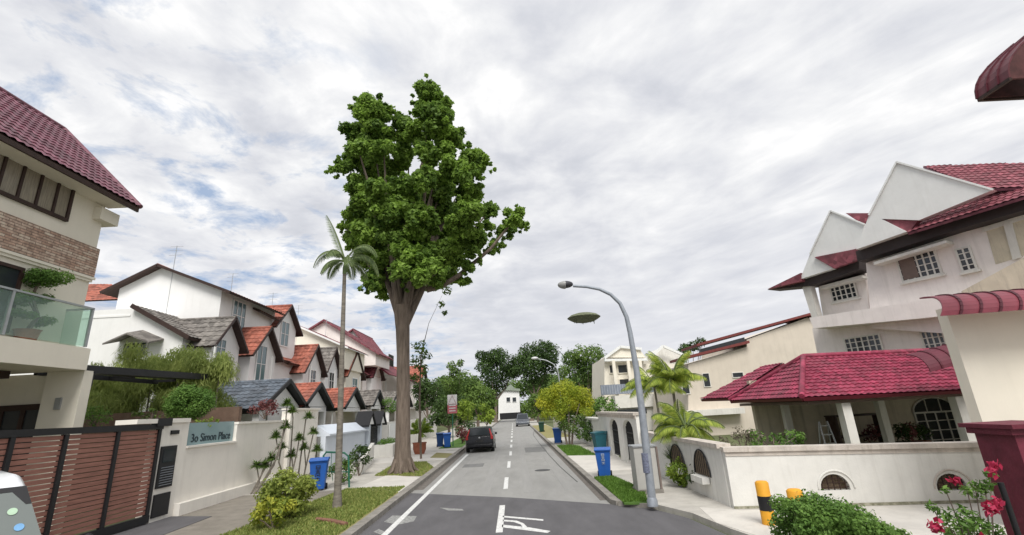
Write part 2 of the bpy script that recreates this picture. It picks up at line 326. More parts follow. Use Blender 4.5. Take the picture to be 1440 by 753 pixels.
def clump_leaves(clumps, dens, size, aspect=0.5, squash=0.85, droop=0.0, inner=0.5):
    Vs, Ts = [], []
    for c, r in clumps:
        n = max(20, int(2.6*dens*r*r)); v = unit(n); rad = r*(inner + (1-inner)*RNG.random(n)**0.6) * (1 + 0.12*RNG.normal(size=n))
        pos = np.array(c) + v*rad[:, None]*np.array([1, 1, squash])
        nr = v*0.7 + unit(n)*0.7 + np.array([0, 0, 0.35 - droop]); nr /= np.linalg.norm(nr, axis=1)[:, None]
        s_ = size*(0.6 + 0.8*RNG.random(n)); Vs.append(leaf_quads(pos, nr, s_, s_*aspect))
        Ts.append(np.clip(RNG.random() * 0.6 + RNG.random(n)*0.45, 0, 1))
    return np.vstack(Vs), np.concatenate(Ts)
def leaves(name, clumps, dens, size, m, parent, aspect=0.5, squash=0.85, **kw):
    V, T = clump_leaves(clumps, dens, size, aspect, squash); return quads_obj(name, V, T, m, parent, **kw)
def bush(name, label, cat, c, rx, rz, m, dens=500, size=0.08, n=14, ry=None, group=None, aspect=0.5, stem=True):
    c = Vector(c); t = thing(name, label, cat, c, group); cl = []
    ry = ry or rx
    for i in range(n):
        v = unit(1)[0]; k = 0.62
        cl.append((np.array([c.x + v[0]*rx*k, c.y + v[1]*ry*k, c.z + rz*1.0 + v[2]*rz*k*0.95]), min(rx, rz)*random.uniform(0.32, 0.5)))
    leaves('foliage', cl, dens, size, m, t, aspect)
    if stem:
        mb = MB()
        for i in range(6):
            e = cl[i % len(cl)][0]; mb.tube([c + Vector((random.uniform(-.05, .05)*rx, random.uniform(-.05, .05), 0)), (c + Vector(e))/2 + Vector((0, 0, .05)), Vector(e)], [0.02, 0.015, 0.006], 5)
        mb.build('stem', BARK, t)
    return t
def tree(name, label, cat, base, clumps, trunk_r, m, dens, size, group=None, aspect=0.5, bark=None, fork=0.45, limbs=7, lean=0):
    base = Vector(base); t = thing(name, label, cat, base, group)
    leaves('crown', clumps, dens, size, m, t, aspect)
    cs = [Vector(c) for c, r in clumps]; top = sum(cs, Vector())/len(cs); zmin = min(c.z - r for c, r in [(Vector(c), r) for c, r in clumps])
    fk = Vector((base.x*0.5 + top.x*0.5, base.y*0.5 + top.y*0.5, base.z + (top.z - base.z)*fork))
    mb = MB(); mb.tube([base, base + (fk-base)*0.12, base + (fk - base)*0.5 + Vector((lean, 0, 0)), fk], [trunk_r*1.45, trunk_r, trunk_r*0.85, trunk_r*0.7], 9)
    for i in range(limbs):
        e = cs[(i*5) % len(cs)]; mid = (fk + e)/2 + Vector((0, 0, -0.08*(e-fk).length))
        mb.tube([fk, mid, e], [trunk_r*0.5, trunk_r*0.3, trunk_r*0.1], 6)
    mb.build('trunk', bark or BARK, t)
    return t
def px_clumps(lst, y, depth, extra=1.0, k=1):
    """clumps given by where they stand in the view, at real distance y, spread over the crown's depth"""
    cx_ = sum(a for a, b, c in lst)/len(lst); cy_ = sum(b for a, b, c in lst)/len(lst); mx_ = max(math.hypot(a-cx_, b-cy_) for a, b, c in lst) + 1
    out_ = []
    for a, b, r_ in lst:
        for j in range(k):
            d = math.sqrt(max(0.05, 1 - (math.hypot(a-cx_, b-cy_)/mx_)**2))*depth
            yy = y + random.uniform(-1, 1)*d if j == 0 else y + (d if j % 2 else -d)*random.uniform(0.3, 1)
            s_ = (P(a+r_, b, y=yy) - P(a, b, y=yy)).length
            out_.append((np.array(P(a + (j > 0)*random.uniform(-.5, .5)*r_, b + (j > 0)*random.uniform(-.5, .5)*r_, y=yy)), s_*extra))
    return out_

# ------------------------------------------------------------------ tiles
def tile_plane(mb, poly, wave=0.24, course=0.34, amp=0.03, step=0.025, mi=0, mi_under=1, thick=0.1):
    """poly: convex, coplanar; its first edge is the eave. Pan tiles with real waves and course steps, cut to the polygon."""
    poly = [Vector(p) for p in poly]; p0 = poly[0]; e = (poly[1]-p0).normalized()
    far = max(poly[2:], key=lambda q: ((q-p0) - e*(q-p0).dot(e)).length)
    s = ((far-p0) - e*(far-p0).dot(e)).normalized(); n = e.cross(s)
    if n.z < 0: n = -n
    us = [(q-p0).dot(e) for q in poly]; vs = [(q-p0).dot(s) for q in poly]
    u0, u1, v0, v1 = min(us), max(us), min(vs), max(vs)
    nu = max(2, int((u1-u0)/wave*5)); nc = max(1, int(math.ceil((v1-v0)/course)))
    bm = bmesh.new(); rows = []
    for j in range(nc):
        for k in (0, 1):
            vv = v0 + min((j+k)*course, v1-v0); rows.append((vv, step*(1-k)))
    grid = []
    for vv, h in rows:
        grid.append([bm.verts.new(p0 + e*(u0 + (u1-u0)*i/nu) + s*vv + n*(h + amp*(0.5+0.5*math.cos(2*math.pi*((u1-u0)*i/nu)/wave)))) for i in range(nu+1)])
    for j in range(len(rows)-1):
        for i in range(nu): bm.faces.new((grid[j][i], grid[j][i+1], grid[j+1][i+1], grid[j+1][i]))
    cen = sum(poly, Vector())/len(poly)
    for i in range(len(poly)):
        a, b = poly[i], poly[(i+1) % len(poly)]; no = (b-a).cross(n)
        if no.dot(cen - a) > 0: no = -no
        bmesh.ops.bisect_plane(bm, geom=bm.verts[:]+bm.edges[:]+bm.faces[:], plane_co=a + no.normalized()*0.001, plane_no=no, clear_outer=True)
    bm.verts.ensure_lookup_table(); bm.normal_update()
    if bm.faces and sum(f.normal.dot(n) for f in bm.faces) < 0: bmesh.ops.reverse_faces(bm, faces=bm.faces[:])
    bm.verts.index_update()
    mb.add([v.co.copy() for v in bm.verts], [[v.index for v in f.verts] for f in bm.faces], mi, True); bm.free()
    mb.slab([q - n*0.004 for q in poly], -n*thick, mi_under)
def ridge_cap(mb, a, b, r_=0.09, mi=0):
    mb.tube([a, b], r_, 8, mi)

def window(parent, a, ux, uz, n, W_, H_, cols, rows=1, fm=None, gm=None, fw=0.06, depth=0.05, name='window', sill=False, label=None):
    """a = lower left corner on the wall; ux, uz unit directions; n outward"""
    a, ux, uz, n = Vector(a), Vector(ux).normalized(), Vector(uz).normalized(), Vector(n).normalized()
    fm = fm or WHITE; gm = gm or GLASS_D; mb = MB(); d = depth
    def bar_(u0, v0, u1, v1, dd=d):
        c = a + ux*(u0+u1)/2 + uz*(v0+v1)/2 + n*dd/2; mb.obox(c, ux*(u1-u0)/2, uz*(v1-v0)/2, n*dd/2)
    bar_(0, 0, fw, H_); bar_(W_-fw, 0, W_, H_); bar_(fw, 0, W_-fw, fw); bar_(fw, H_-fw, W_-fw, H_)
    for i in range(1, cols): x = W_*i/cols; bar_(x-fw*0.4, fw, x+fw*0.4, H_-fw, d*0.92)
    for j in range(1, rows):
        z = H_*j/rows
        for i in range(cols):
            xa = (fw if i == 0 else W_*i/cols + fw*0.4); xb = (W_-fw if i == cols-1 else W_*(i+1)/cols - fw*0.4)
            bar_(xa, z-fw*0.25, xb, z+fw*0.25, d*0.8)
    if sill: c = a + ux*W_/2 - uz*0.05 + n*0.07; mb.obox(c, ux*(W_/2+0.08), uz*0.04, n*0.08)
    f = mb.build(name, fm, parent, label=label)
    g = MB(); c = a + ux*W_/2 + uz*H_/2 + n*(d*0.25); g.obox(c, ux*(W_/2-fw*0.5), uz*(H_/2-fw*0.5), n*d*0.2); g.build('pane', gm, f)
    return f
X, Y, Z = Vector((1,0,0)), Vector((0,1,0)), Vector((0,0,1))

# ================================================================== GROUND
def sheet(name, pts, z, m, th=0.06, kind='structure', label=None, side=None):
    mb = MB(); mb.slab([(p[0], p[1], z) for p in pts], (0, 0, -th)); return mb.build(name, m, kind=kind, label=label)
def pz(lst, z):
    o = []
    for a, b in lst:
        q = P(a, b, z=z)
        if q.x < -3 and z > 0.05: q.x = min(q.x, -3.9)
        if q.x > 2 and z > 0.05: q.x = max(q.x, 2.66)
        o.append(tuple(q))
    return o
sheet('ground', [(-400,-60),(400,-60),(400,600),(-400,600)], -0.03, EARTH, 0.2)
sheet('road', [(-3.62,-12),(2.42,-12),(2.42,175),(-3.62,175)], 0.0, ASPH, 0.02)
patch = [(-3.61,-12),(9,-12),(5.2,6.0),(4.3,8.6),(3.95,10.1),(3.75,11.6),(3.3,12.7),(2.75,13.2),(2.41,13.6),(-0.2,15.45),(-3.61,17.4)]
sheet('dark_asphalt', patch, 0.004, ASPH_D, 0.02)
# left side
sheet('left_footpath', [(-10.4,-8),(-3.85,-8),(-3.85,18.4),(-10.4,18.4)], 0.10, SOIL, 0.13)
sheet('left_pavement', [(-10.4,18.4),(-3.85,18.4),(-3.85,150),(-10.4,150)], 0.10, CONC, 0.13)
mb = MB()
for i in range(60):
    y0 = -6 + i*2.0
    mb.box((-3.88, y0, -0.02), (-3.62, y0+1.985, 0.13))
mb.build('left_kerb', CONC_K, kind='structure')
mb = MB()
for i in range(72):
    y0 = 13.75 + i*2.0
    mb.box((2.43, y0, -0.02), (2.64, y0+1.985, 0.12))
cur = [(2.53,13.75),(2.62,13.4),(2.85,13.22),(3.35,12.8)]
for p, q in zip(cur, cur[1:]): mb.bar((*p, 0.045), (*q, 0.045), 0.2, 0.13)
mb.build('right_kerb', CONC_K, kind='structure')
sheet('gate_apron', [(-10.1,7),(-8.2,7),(-8.6,14.6),(-10.1,15.0)], 0.112, ASPH_D, 0.02)
sheet('left_grass', [(-7.2,6.5),(-3.9,6.5),(-3.9,18.2),(-6.2,18.35)], 0.114, GRASS, 0.05)
sheet('left_driveway', pz([(498,688),(573,692),(608,671),(545,668)], 0.12), 0.125, CONC_P, 0.05)
sheet('tree_pit_grass', pz([(527,669),(598,669),(618,657),(600,650),(560,650)], 0.12), 0.13, GRASS, 0.05)
sheet('left_grass_strip', pz([(605,644),(632,644),(640,638),(614,637)], 0.12), 0.13, GRASS, 0.05)
sheet('left_concrete_band', [(-8.6,27.5),(-3.9,27.5),(-3.9,33.6),(-8.6,33.6)], 0.118, CONC_P, 0.05)
sheet('left_grass_far', [(-5.6,36.5),(-3.9,36.5),(-3.9,60),(-5.6,60)], 0.12, GRASS_R, 0.05)
# right side
sheet('right_pavement', [(2.64,13.6),(2.9,13.2),(3.4,12.7),(3.85,11.6),(4.05,10.1),(4.4,8.6),(5.3,6.0),(8.2,-6),(60,-6),(60,11),(4.9,12.2),(4.9,150),(2.64,150)], 0.10, CONC, 0.13)
sheet('front_concrete', [(3.98,10.6),(4.6,8.2),(5.4,5.6),(30,5.0),(30,9),(10.5,10.78),(4.95,11.55),(4.2,12.1)], 0.106, CONC_P, 0.05)
sheet('right_grass', pz([(829,672),(862,671),(905,690),(912,707),(868,708)], 0.12), 0.125, GRASS_R, 0.05)
sheet('right_grass_far', pz([(783,627),(812,627),(838,640),(792,641)], 0.12), 0.125, GRASS_R, 0.05)
sheet('right_driveway', [(2.66,19.3),(4.8,19.3),(4.8,27.3),(2.66,27.3)], 0.108, CONC_P, 0.05)
sheet('right_grass_distant', [(2.66,42),(4.8,42),(4.8,75),(2.66,75)], 0.12, GRASS, 0.05)
# painted markings
def mark(name, pts, m=PAINT, z=0.009, **k): return sheet(name, pts, z, m, 0.004, **k)
mark('edge_line', [(-3.08,9.5),(-2.93,9.5),(-2.93,31.5),(-3.08,31.5)])
dsh = [(11.3,14.3)] + [(17.1+6*i, 19.9+6*i) for i in range(14)]
for i, (a_, b2) in enumerate(dsh):
    x0 = -0.52 + min(1, (a_-11)/20)*0.15
    mark('centre_dash', [(x0,a_),(x0+0.15,a_),(x0+0.15,b2),(x0,b2)])
tp = lambda l: pz(l, 0.009)
mark('road_letter_stroke', tp([(707,725.5),(707,727.5),(764,732.5),(764,730.5)]))
mark('road_letter_stroke', tp([(706,738),(706,741.5),(770,749.5),(774,747),(745,742)]))
mark('road_letter_curve', tp([(707,731),(707,733),(722,734.2),(732,737.5),(735,741),(742,742),(736,736),(727,732.5)]))
FADE = mat('paint_faded', (0.4, 0.4, 0.38), 0.8, 0.3, 14, c2=(0.13, 0.13, 0.13))
mark('faded_mark', tp([(540,734),(552,725),(586,726),(582,733),(560,738)]), FADE, 0.0075)
mark('faded_mark', tp([(618,714),(650,716),(652,718),(630,718)]), FADE, 0.0075)
mark('faded_mark', tp([(525,748),(533,744),(541,748),(536,752)]), FADE, 0.0075)
# crack and gutter stains
DK = mat('gutter_dirt', (0.09, 0.08, 0.07), 0.95, 0.3, 8, c2=(0.2, 0.18, 0.16))
sheet('left_gutter', [(-3.61,18),(-3.3,18),(-3.38,60),(-3.61,60)], 0.0045, DK, 0.004)
sheet('right_gutter', [(2.25,14.2),(2.42,14.2),(2.42,60),(2.32,60)], 0.0045, DK, 0.004)
CRK = mat('crack_filler', (0.1, 0.1, 0.1), 0.9, 0.2, 8)
mb = MB(); cp = [P(a, b, z=0.006) for a, b in ((752,600),(750,612),(757,622),(772,640),(788,657),(812,678))]
for p, q in zip(cp, cp[1:]): mb.bar(p, q, 0.035, 0.004)
mb.build('road_crack', CRK, kind='structure')

mb = MB(); mb.lathe([(0.001,0.0),(0.33,0.0),(0.33,0.006),(0.001,0.0065)], (1.1,21.5,0.003), 28); mb.build('manhole_cover', mat('cast_iron', (0.09,0.09,0.09), 0.7, 0.3, 30), kind='structure')
mark('repair_patch', [(0.6,30.5),(1.9,30.4),(1.95,34.2),(0.62,34.3)], mat('asphalt_patch', (0.2,0.2,0.195), 0.9, 0.15, 3, 0.5, 90), 0.005)
mark('repair_patch', [(-2.6,24.2),(-1.6,24.2),(-1.6,25.6),(-2.6,25.6)], mat('asphalt_patch', (0.2,0.2,0.195)), 0.005)
OIL = mat('tyre_track', (0.27,0.265,0.255), 0.85, 0.15, 2.5, 0.4, 90, stretch=(2,0.15,1), c2=(0.31,0.305,0.29))
for xx in (-2.35,-1.05,0.35,1.65): mark('tyre_track', [(xx-0.16,16.2),(xx+0.16,16.2),(xx+0.16,120),(xx-0.16,120)], OIL, 0.0035)
def blades(name, poly, n, h, m, label, z=0.12):
    poly = [Vector((p[0], p[1], 0)) for p in poly]; tri = [(poly[0], poly[i], poly[i+1]) for i in range(1, len(poly)-1)]
    ar = np.array([((b-a).cross(c-a)).length for a, b, c in tri]); ar /= ar.sum(); idx = RNG.choice(len(tri), n, p=ar)
    T = np.array([[list(v) for v in t] for t in tri])[idx]; u, v = RNG.random(n), RNG.random(n); fl = u+v > 1; u[fl], v[fl] = 1-u[fl], 1-v[fl]
    p = T[:, 0] + (T[:, 1]-T[:, 0])*u[:, None] + (T[:, 2]-T[:, 0])*v[:, None]; p[:, 2] = z
    a = RNG.random(n)*6.28; d = np.stack([np.cos(a), np.sin(a), 0*a], 1)*0.012*(1+RNG.random(n)[:, None]); hh = h*(0.4+RNG.random(n)); ln = RNG.normal(size=(n, 3))*0.35; ln[:, 2] = 1
    tp_ = p + ln*hh[:, None]; V = np.empty((n, 4, 3)); V[:, 0] = p-d; V[:, 1] = p+d; V[:, 2] = tp_+d*0.3; V[:, 3] = tp_-d*0.3
    return quads_obj(name, V.reshape(-1, 3), RNG.random(n), m, label=label, cat='grass', kind='stuff')
blades('grass_blades', [(-7.1,9.5),(-3.95,9.5),(-3.95,18.1),(-6.1,18.3)], 26000, 0.05, GRASSB, 'patchy yellowing mown grass along the left kerb')
blades('grass_blades', pz([(527,669),(598,669),(618,657),(600,650),(560,650)], 0.13), 5000, 0.06, GRASSB, 'thin dry grass round the foot of the big tree')
blades('grass_blades', pz([(832,673),(862,671),(905,690),(910,706),(870,707)], 0.12), 9000, 0.06, GRASSG, 'bright green grass verge beside the near lamp post')
blades('grass_blades', pz([(783,627),(812,627),(838,640),(792,641)], 0.12), 3000, 0.08, GRASSG, 'small green grass strip under the yellow mound tree')

# ================================================================== LEFT HOUSE with balcony
t = thing('house', 'cream three storey house with maroon tiled roof, stone band and glass balcony', 'house', (-16, 8, 0))
mb = MB(); xf = -13.0; y1 = 14.1
mb.box((-19, -2, 5.0), (xf, y1, 10.1)); mb.slab([(-18.4,y1,10.1),(xf,y1,10.1),(-15.75,y1,12.75)], (0,-16,0))
mb.box((-19, -2, 0), (-15.2, y1, 5.0)); mb.box((-15.199, y1-0.12, 0), (-12.25, y1-0.05, 4.249)); mb.box((-13.25, y1-0.42, 0), (-12.2, y1-0.121, 4.249))
mb.build('wall', CREAM, t)
mb = MB(); mb.box((-15.199, -2, 4.25), (-12.15, 13.68, 4.86)); mb.box((-15.199, -2, 4.861), (-12.3, 13.6, 4.9)); mb.build('balcony_slab', CREAM, t)
mb = MB(); mb.box((xf-0.02, -2, 7.2), (xf+0.07, y1+0.06, 8.12)); mb.box((-16, y1+0.005, 7.2), (xf-0.021, y1+0.06, 8.12)); mb.build('stone_band', STONE, t)
mb = MB(); mb.box((xf+0.0705, -2, 7.1), (xf+0.1, y1+0.08, 7.18)); mb.box((xf+0.002,-2,7.02),(xf+0.06,y1+0.03,7.19)); mb.build('ledge', CREAM, t)
mb = MB()
ev0, ev1, rd1, rd0 = Vector((-12.25,-3,9.62)), Vector((-12.25,14.55,9.72)), Vector((-15.75,14.75,13.1)), Vector((-15.75,-3,13.0))
tile_plane(mb, [ev0, ev1, rd1, rd0], 0.23, 0.33, 0.035, 0.03, 0, 1, 0.12)
tile_plane(mb, [Vector((-19.3,14.55,9.6)), Vector((-19.3,-3,9.6)), rd0, rd1], 0.23, 0.33, 0.035, 0.03, 0, 1, 0.12)
ridge_cap(mb, rd0, rd1, 0.11)
mb.tube([ev1 + Vector((0,0.02,0.03)), rd1 + Vector((0,0.02,0.03))], 0.085, 8)
mb.build('roof', [T_MAR, DBROWN], t)
mb = MB(); mb.box((-12.99, -3, 9.56), (-12.3, 14.2, 9.62)); mb.build('soffit', CREAM, t); mb = MB(); mb.box((-12.28,-3,9.52),(-12.22,14.5,9.66)); mb.build('gutter', DBROWN, t)
mb = MB(); mb.box((-13.4, 13.72, 9.0), (-12.75, 14.42, 9.40)); mb.build('cornice_block', CREAM, t)
window(t, (xf+0.01, 9.4, 8.55), Y, Z, X, 3.5, 1.12, 7, 1, DBROWN, GLASS_C, 0.09, 0.09)
window(t, (xf+0.01, 8.3, 5.1), Y, Z, X, 3.75, 1.75, 5, 1, DBROWN, GLASS_D, 0.09, 0.09)
window(t, (-15.15, 13.97, 0.1), X, Z, -Y, 1.85, 3.3, 3, 1, DBROWN, GLASS_D, 0.16, 0.08, name='entrance_door', label='dark brown entrance door with narrow glass strips')
mb = MB(); mb.box((-15.1, 5, 4.05), (-13.6, 13.0, 4.249)); mb.build('beam', DBROWN, t)
mb = MB(); q = P(82, 568, y=13.67); mb.box((q.x-.08, 13.63, q.z-.16), (q.x+.08, 13.679, q.z+.16)); mb.build('intercom', STEEL, t)
mb = MB(); mb.lathe([(0.0,5.75),(0.06,5.75),(0.09,5.85),(0.09,5.98),(0.0,5.98)], (-13.25, 14.2, 0.15), 10); mb.build('wall_lamp', BLACK, t)
mb = MB(); q = P(0, 402, x=-12.2).z
for ya, yb in ((2.2,5.6),(5.66,9.2),(9.26,11.25),(11.31,13.55)): mb.box((-12.24, ya, 4.92), (-12.225, yb, 5.98))
mb.box((-14.6, 13.56, 4.92), (-12.27, 13.575, 5.98)); mb.build('glass_balustrade', GLASS_T, t)
mb = MB(); mb.bar((-12.23,2,6.02),(-12.23,13.6,6.02),0.06,0.05); mb.bar((-12.2,13.57,6.021),(-14.6,13.57,6.021),0.05,0.05)
for yy in (5.63,9.23,11.28): mb.box((-12.27,yy-0.03,4.9),(-12.2,yy+0.03,6.0))
mb.box((-12.27,13.54,4.9),(-12.2,13.6,6.0)); mb.build('handrail', STEEL, t)
# carport beam running along the side garden
mb = MB(); a_ = P(122, 521, x=-12.5); b2 = P(286, 527, x=-12.5)
mb.bar((-12.5, 13.7, a_.z), (-12.5, b2.y, (a_.z+b2.z)/2+0.02), 0.5, 0.22); mb.bar((-13.6, 13.7, a_.z-0.04), (-13.6, b2.y-1, a_.z-0.04), 0.12, 0.14)
for i in range(4): yy = 14.2+i*2.0; mb.bar((-13.6, yy, a_.z-0.03), (-12.72, yy, a_.z-0.03), 0.08, 0.1)
mb.tube([(-12.5, 14.2, a_.z-0.1), (-12.5, 14.2, a_.z-0.45)], 0.12, 10); mb.build('canopy_beam', BLACK, t)

# cloud pruned bonsai trees on the balcony
def bonsai(pos, h, s, label):
    t = thing('bonsai_tree', label, 'bonsai', pos, 'bonsai trees on the balcony'); p = Vector(pos)
    mb = MB(); mb.lathe([(0.2,0),(0.27,0.3),(0.3,0.32),(0.26,0.32),(0.0,0.3)], p, 16); mb.build('pot', TERRA, t)
    st = [p+Vector((0,0,0.3)), p+Vector((0.08*s,0.1,h*0.4)), p+Vector((-0.05,-0.05,h*0.7)), p+Vector((0,0,h))]
    mb = MB(); mb.tube(st, [0.06,0.05,0.04,0.02], 7); pads = []
    for k, (dx, dy, f, r_) in enumerate(((0,0.05,1.0,0.44),(0.1,-0.3,0.62,0.3),(-0.05,0.35,0.7,0.26),(0,-0.3,0.4,0.24),(0.1,0.3,0.36,0.27))):
        c = p + Vector((dx, dy*s, h*f)); mb.tube([st[1] if f < .7 else st[2], c], [0.03, 0.012], 5)
        for j in range(4 if r_ < .4 else 8): pads.append((np.array(c) + RNG.normal(size=3)*np.array([.35,.42,.16])*r_, r_*0.6))
    mb.build('trunk', BARK, t); leaves('foliage', pads, 3800, 0.06, LEAF_DK if s < 1 else LEAF_HEDGE, t, 0.5, 0.75)
bonsai((-12.75, 12.35, 4.9), 1.75, 1.0, 'cloud pruned bonsai with flat pads behind balcony glass, near the balcony corner')
bonsai((-12.8, 10.75, 4.9), 1.1, 0.9, 'darker cloud pruned bonsai at the photo edge behind balcony glass')

# ------------------------------------------------------------------ gate, pier and wall of the left plot
g = thing('sliding_gate', 'sliding gate of brown horizontal slats in a black frame beside the white van', 'gate', (-10, 10, 0.1))
mb = MB(); mb.box((-10.06,6.4,2.52),(-9.94,14.05,2.66)); mb.box((-10.06,6.4,0.14),(-9.94,14.02,0.32))
vy = [6.45] + [P(px_, 660, x=-10).y for px_ in (5, 82, 156)] + [13.95]
for yy in vy: mb.box((-10.055,yy-0.05,0.321),(-9.945,yy+0.05,2.519))
mb.box((-10.09,13.75,2.6),(-9.89,14.3,2.81)); mb.build('frame', BLACK, g)
for i in range(len(vy)-1):
    mb = MB(); z = 0.36
    while z < 2.45:
        mb.box((-10.02, vy[i]+0.052, z), (-9.99+random.uniform(-.003,.003), vy[i+1]-0.052, z+0.088)); z += 0.108
    mb.build('slat_panel', WOOD, g)
wl = thing('boundary_wall', 'cream boundary wall with a bluish glass house sign beside the slatted gate', 'wall', (-10, 17, 0))
mb = MB()
def yx(px_, py_): return P(px_, py_, x=-10).y
yS0, yS1 = yx(263, 615), yx(333, 605); yW = yx(404, 585)
mb.box((-10.35,14.06,0),(-9.98,yS0,2.68)); mb.box((-10.25,yS0,0),(-10.0,yS1,1.93)); mb.box((-10.25,yS1,0),(-10.0,yW,2.55))
mb.build('masonry', WALLW, wl)
mb = MB(); mb.box((-10.5,13.0,2.681),(-9.92,15.15,2.80)); mb.build('pier_cap', WALLW, wl)
mb = MB(); mb.box((-10.3,yS1-0.02,2.551),(-9.94,yW,2.63)); mb.box((-10.28,yS0,1.931),(-9.93,yS1+0.05,1.99)); mb.build('coping', WALLW, wl)
mb = MB(); mb.box((-9.999,15.0,0.1),(-9.8,21.6,0.42)); mb.build('plinth', WALLW, wl)
mb = MB(); mb.box((-10.14,yS0+0.02,1.991),(-10.11,yS1-0.02,2.66)); mb.build('glass_panel', glassm('glass_sign', (0.25,0.36,0.38), 0.15), wl)
fc = bpy.data.curves.new('lettering', 'FONT'); fc.body = '3o Simon Place'; fc.size = 0.36; fc.extrude = 0.008; fc.align_x = 'LEFT'
fo = bpy.data.objects.new('tmp_text', fc); COL.objects.link(fo); dg = bpy.context.evaluated_depsgraph_get(); dg.update()
me = bpy.data.meshes.new_from_object(fo.evaluated_get(dg)); bpy.data.objects.remove(fo)
Lf = max(v.co.x for v in me.vertices); kx = (yS1-yS0-0.55)/Lf
base_ = parent_world(wl)
for v in me.vertices:
    x_, y_, z_ = v.co; v.co = Vector((-10.1+z_, yS0+0.35+x_*kx, 2.08+y_*1.0)) - base_
me.materials.clear(); me.materials.append(mat('sign_lettering', (0.03,0.05,0.06), 0.5)); lo = bpy.data.objects.new('lettering', me); COL.objects.link(lo); lo.parent = wl
m_ = thing('letterbox_panel', 'black louvred meter and letterbox panel on the gate pier', 'letterbox', (-9.96, 13.7, 0.3))
mb = MB(); mb.box((-9.979,14.1,0.95),(-9.93,14.72,2.05)); mb.box((-9.979,14.1,0.22),(-9.93,14.72,0.80)); mb.build('frame', BLACK, m_)
mb = MB()
for i in range(8): mb.obox(Vector((-9.92,14.41,1.02+i*0.065)), X*0.02+Z*0.012, Y*0.24, Z*0.006)
mb.build('louvres', GALV, m_)
mb = MB(); mb.box((-9.929,14.18,1.62),(-9.915,14.64,1.97)); mb.build('glass', GLASS_D, m_)
mb = MB(); mb.box((-9.98,14.4,2.36),(-9.93,14.72,2.47)); tag(mb.build('house_lamp', BLACK), 'small black lamp box high on the gate pier', 'lamp')
# taller wall beyond
mb = MB(); ya, yb = yW+0.004, yx(446, 585)
mb.box((-10.25,ya,0),(-9.85,ya+0.5,3.0)); mb.box((-10.2,ya+0.5,0),(-9.95,yb,3.05)); mb.box((-10.28,ya-0.0,3.051),(-9.82,yb,3.12))
tag(mb.build('boundary_wall', WALLW), 'taller plain cream wall section behind the thin dragon trees', 'wall')
w2 = thing('boundary_wall', 'bluish white low wall with sloped top behind the left palm trunk', 'wall', (-9.5, 27, 0))
mb = MB(); mb.box((-9.75,yb+0.004,0),(-9.5,31.6,1.75)); mb.build('masonry', BLUEW, w2)
mb = MB(); mb.slab([(-9.3,yb,1.75),(-9.3,yb,1.84),(-10.0,yb,2.3),(-10.0,yb,1.75)], (0,31.6-yb+0.1,0)); mb.build('coping', BLUEW, w2)

# small entrance gate with two little roofed posts
sg = thing('entrance_gate', 'black iron gate between posts with tiny gabled roofs, left of the big tree', 'gate', (-9.2, 33, 0))
ga, gb = 31.9, 34.6
mb = MB()
for yy in (ga, gb): mb = MB(); mb.box((-9.75,yy-0.2,0),(-9.3,yy+0.2,2.1)); mb.build('post', BLUEW, sg)
for yy in (ga, gb):
    mb = MB(); ap = Vector((-9.1,yy,2.95)); l_ = Vector((-9.1,yy-0.85,2.1)); r2 = Vector((-9.1,yy+0.85,2.1))
    for q in (l_, r2): mb.slab([q, ap, ap+Vector((-1,0,0)), q+Vector((-1,0,0))], (0,0,-0.12))
    mb.build('little_roof', BLACK, sg)
    mb = MB(); mb.slab([l_+Vector((-.1,.25,0.02)), r2+Vector((-.1,-.25,0.02)), ap+Vector((-.1,0,-.22))], (-0.7,0,0)); mb.build('gable_fill', WHITE, sg)
mb = MB()
for i in range(12): yy = ga+0.25+i*(gb-ga-0.5)/11; mb.box((-9.52,yy-0.02,0.2),(-9.48,yy+0.02,1.95+0.15*math.sin(i/11*math.pi)))
for zz_ in (0.25,1.0,1.1,1.85): mb.box((-9.53,ga+0.2,zz_),(-9.47,gb-0.2,zz_+0.06))
mb.box((-9.51,ga+0.2,1.1),(-9.49,ga+1.2,1.85)); mb.build('iron_gate', BLACK, sg)
w3 = thing('boundary_wall', 'white wall with grey gate behind the big tree trunk', 'wall', (-9.5, 40, 0))
mb = MB(); mb.box((-9.7,35,0),(-9.4,60,2.15)); mb.build('masonry', WHITE_W, w3)
mb = MB(); mb.box((-9.38,37,0.2),(-9.3,40,2.0)); mb.build('grey_gate', GREYW, w3)
mb = MB(); a_ = P(515,672,z=0.1); 
mb.slab([P(512,672,z=0.1), P(552,652,z=0.1), P(552,652,z=0.1)+Vector((0,0,0.75)), P(516,672,z=0.1)+Vector((0,0,0.85))], (-0.2,0.15,0)); mb.lathe([(0.07,0),(0.07,0.02)], (0,0,-5), 8)
mb = MB(); p0_, p1_ = Vector((-6.9,22.6,0.1)), Vector((-8.3,29.5,0.1))
mb.slab([p0_, p1_, p1_+Z*1.0, p0_+Z*0.55], (-0.2,0,0)); tag(mb.build('ramp_wall', WHITE_W), 'low white sloping side wall beside the big tree base', 'wall')
pb = thing('planter_box', 'low white planter trough in front of the iron gate wall', 'planter', (-8.2, 33.4, 0.1))
mb = MB(); mb.box((-8.9,31.5,0.1),(-7.7,34.2,0.85)); mb.build('box', WHITE_W, pb)
leaves('plants', [(np.array([-8.3+random.uniform(-.3,.3), 31.8+i*0.3, 0.95]), 0.28) for i in range(8)], 500, 0.16, LEAF_HEDGE, pb, 0.25)

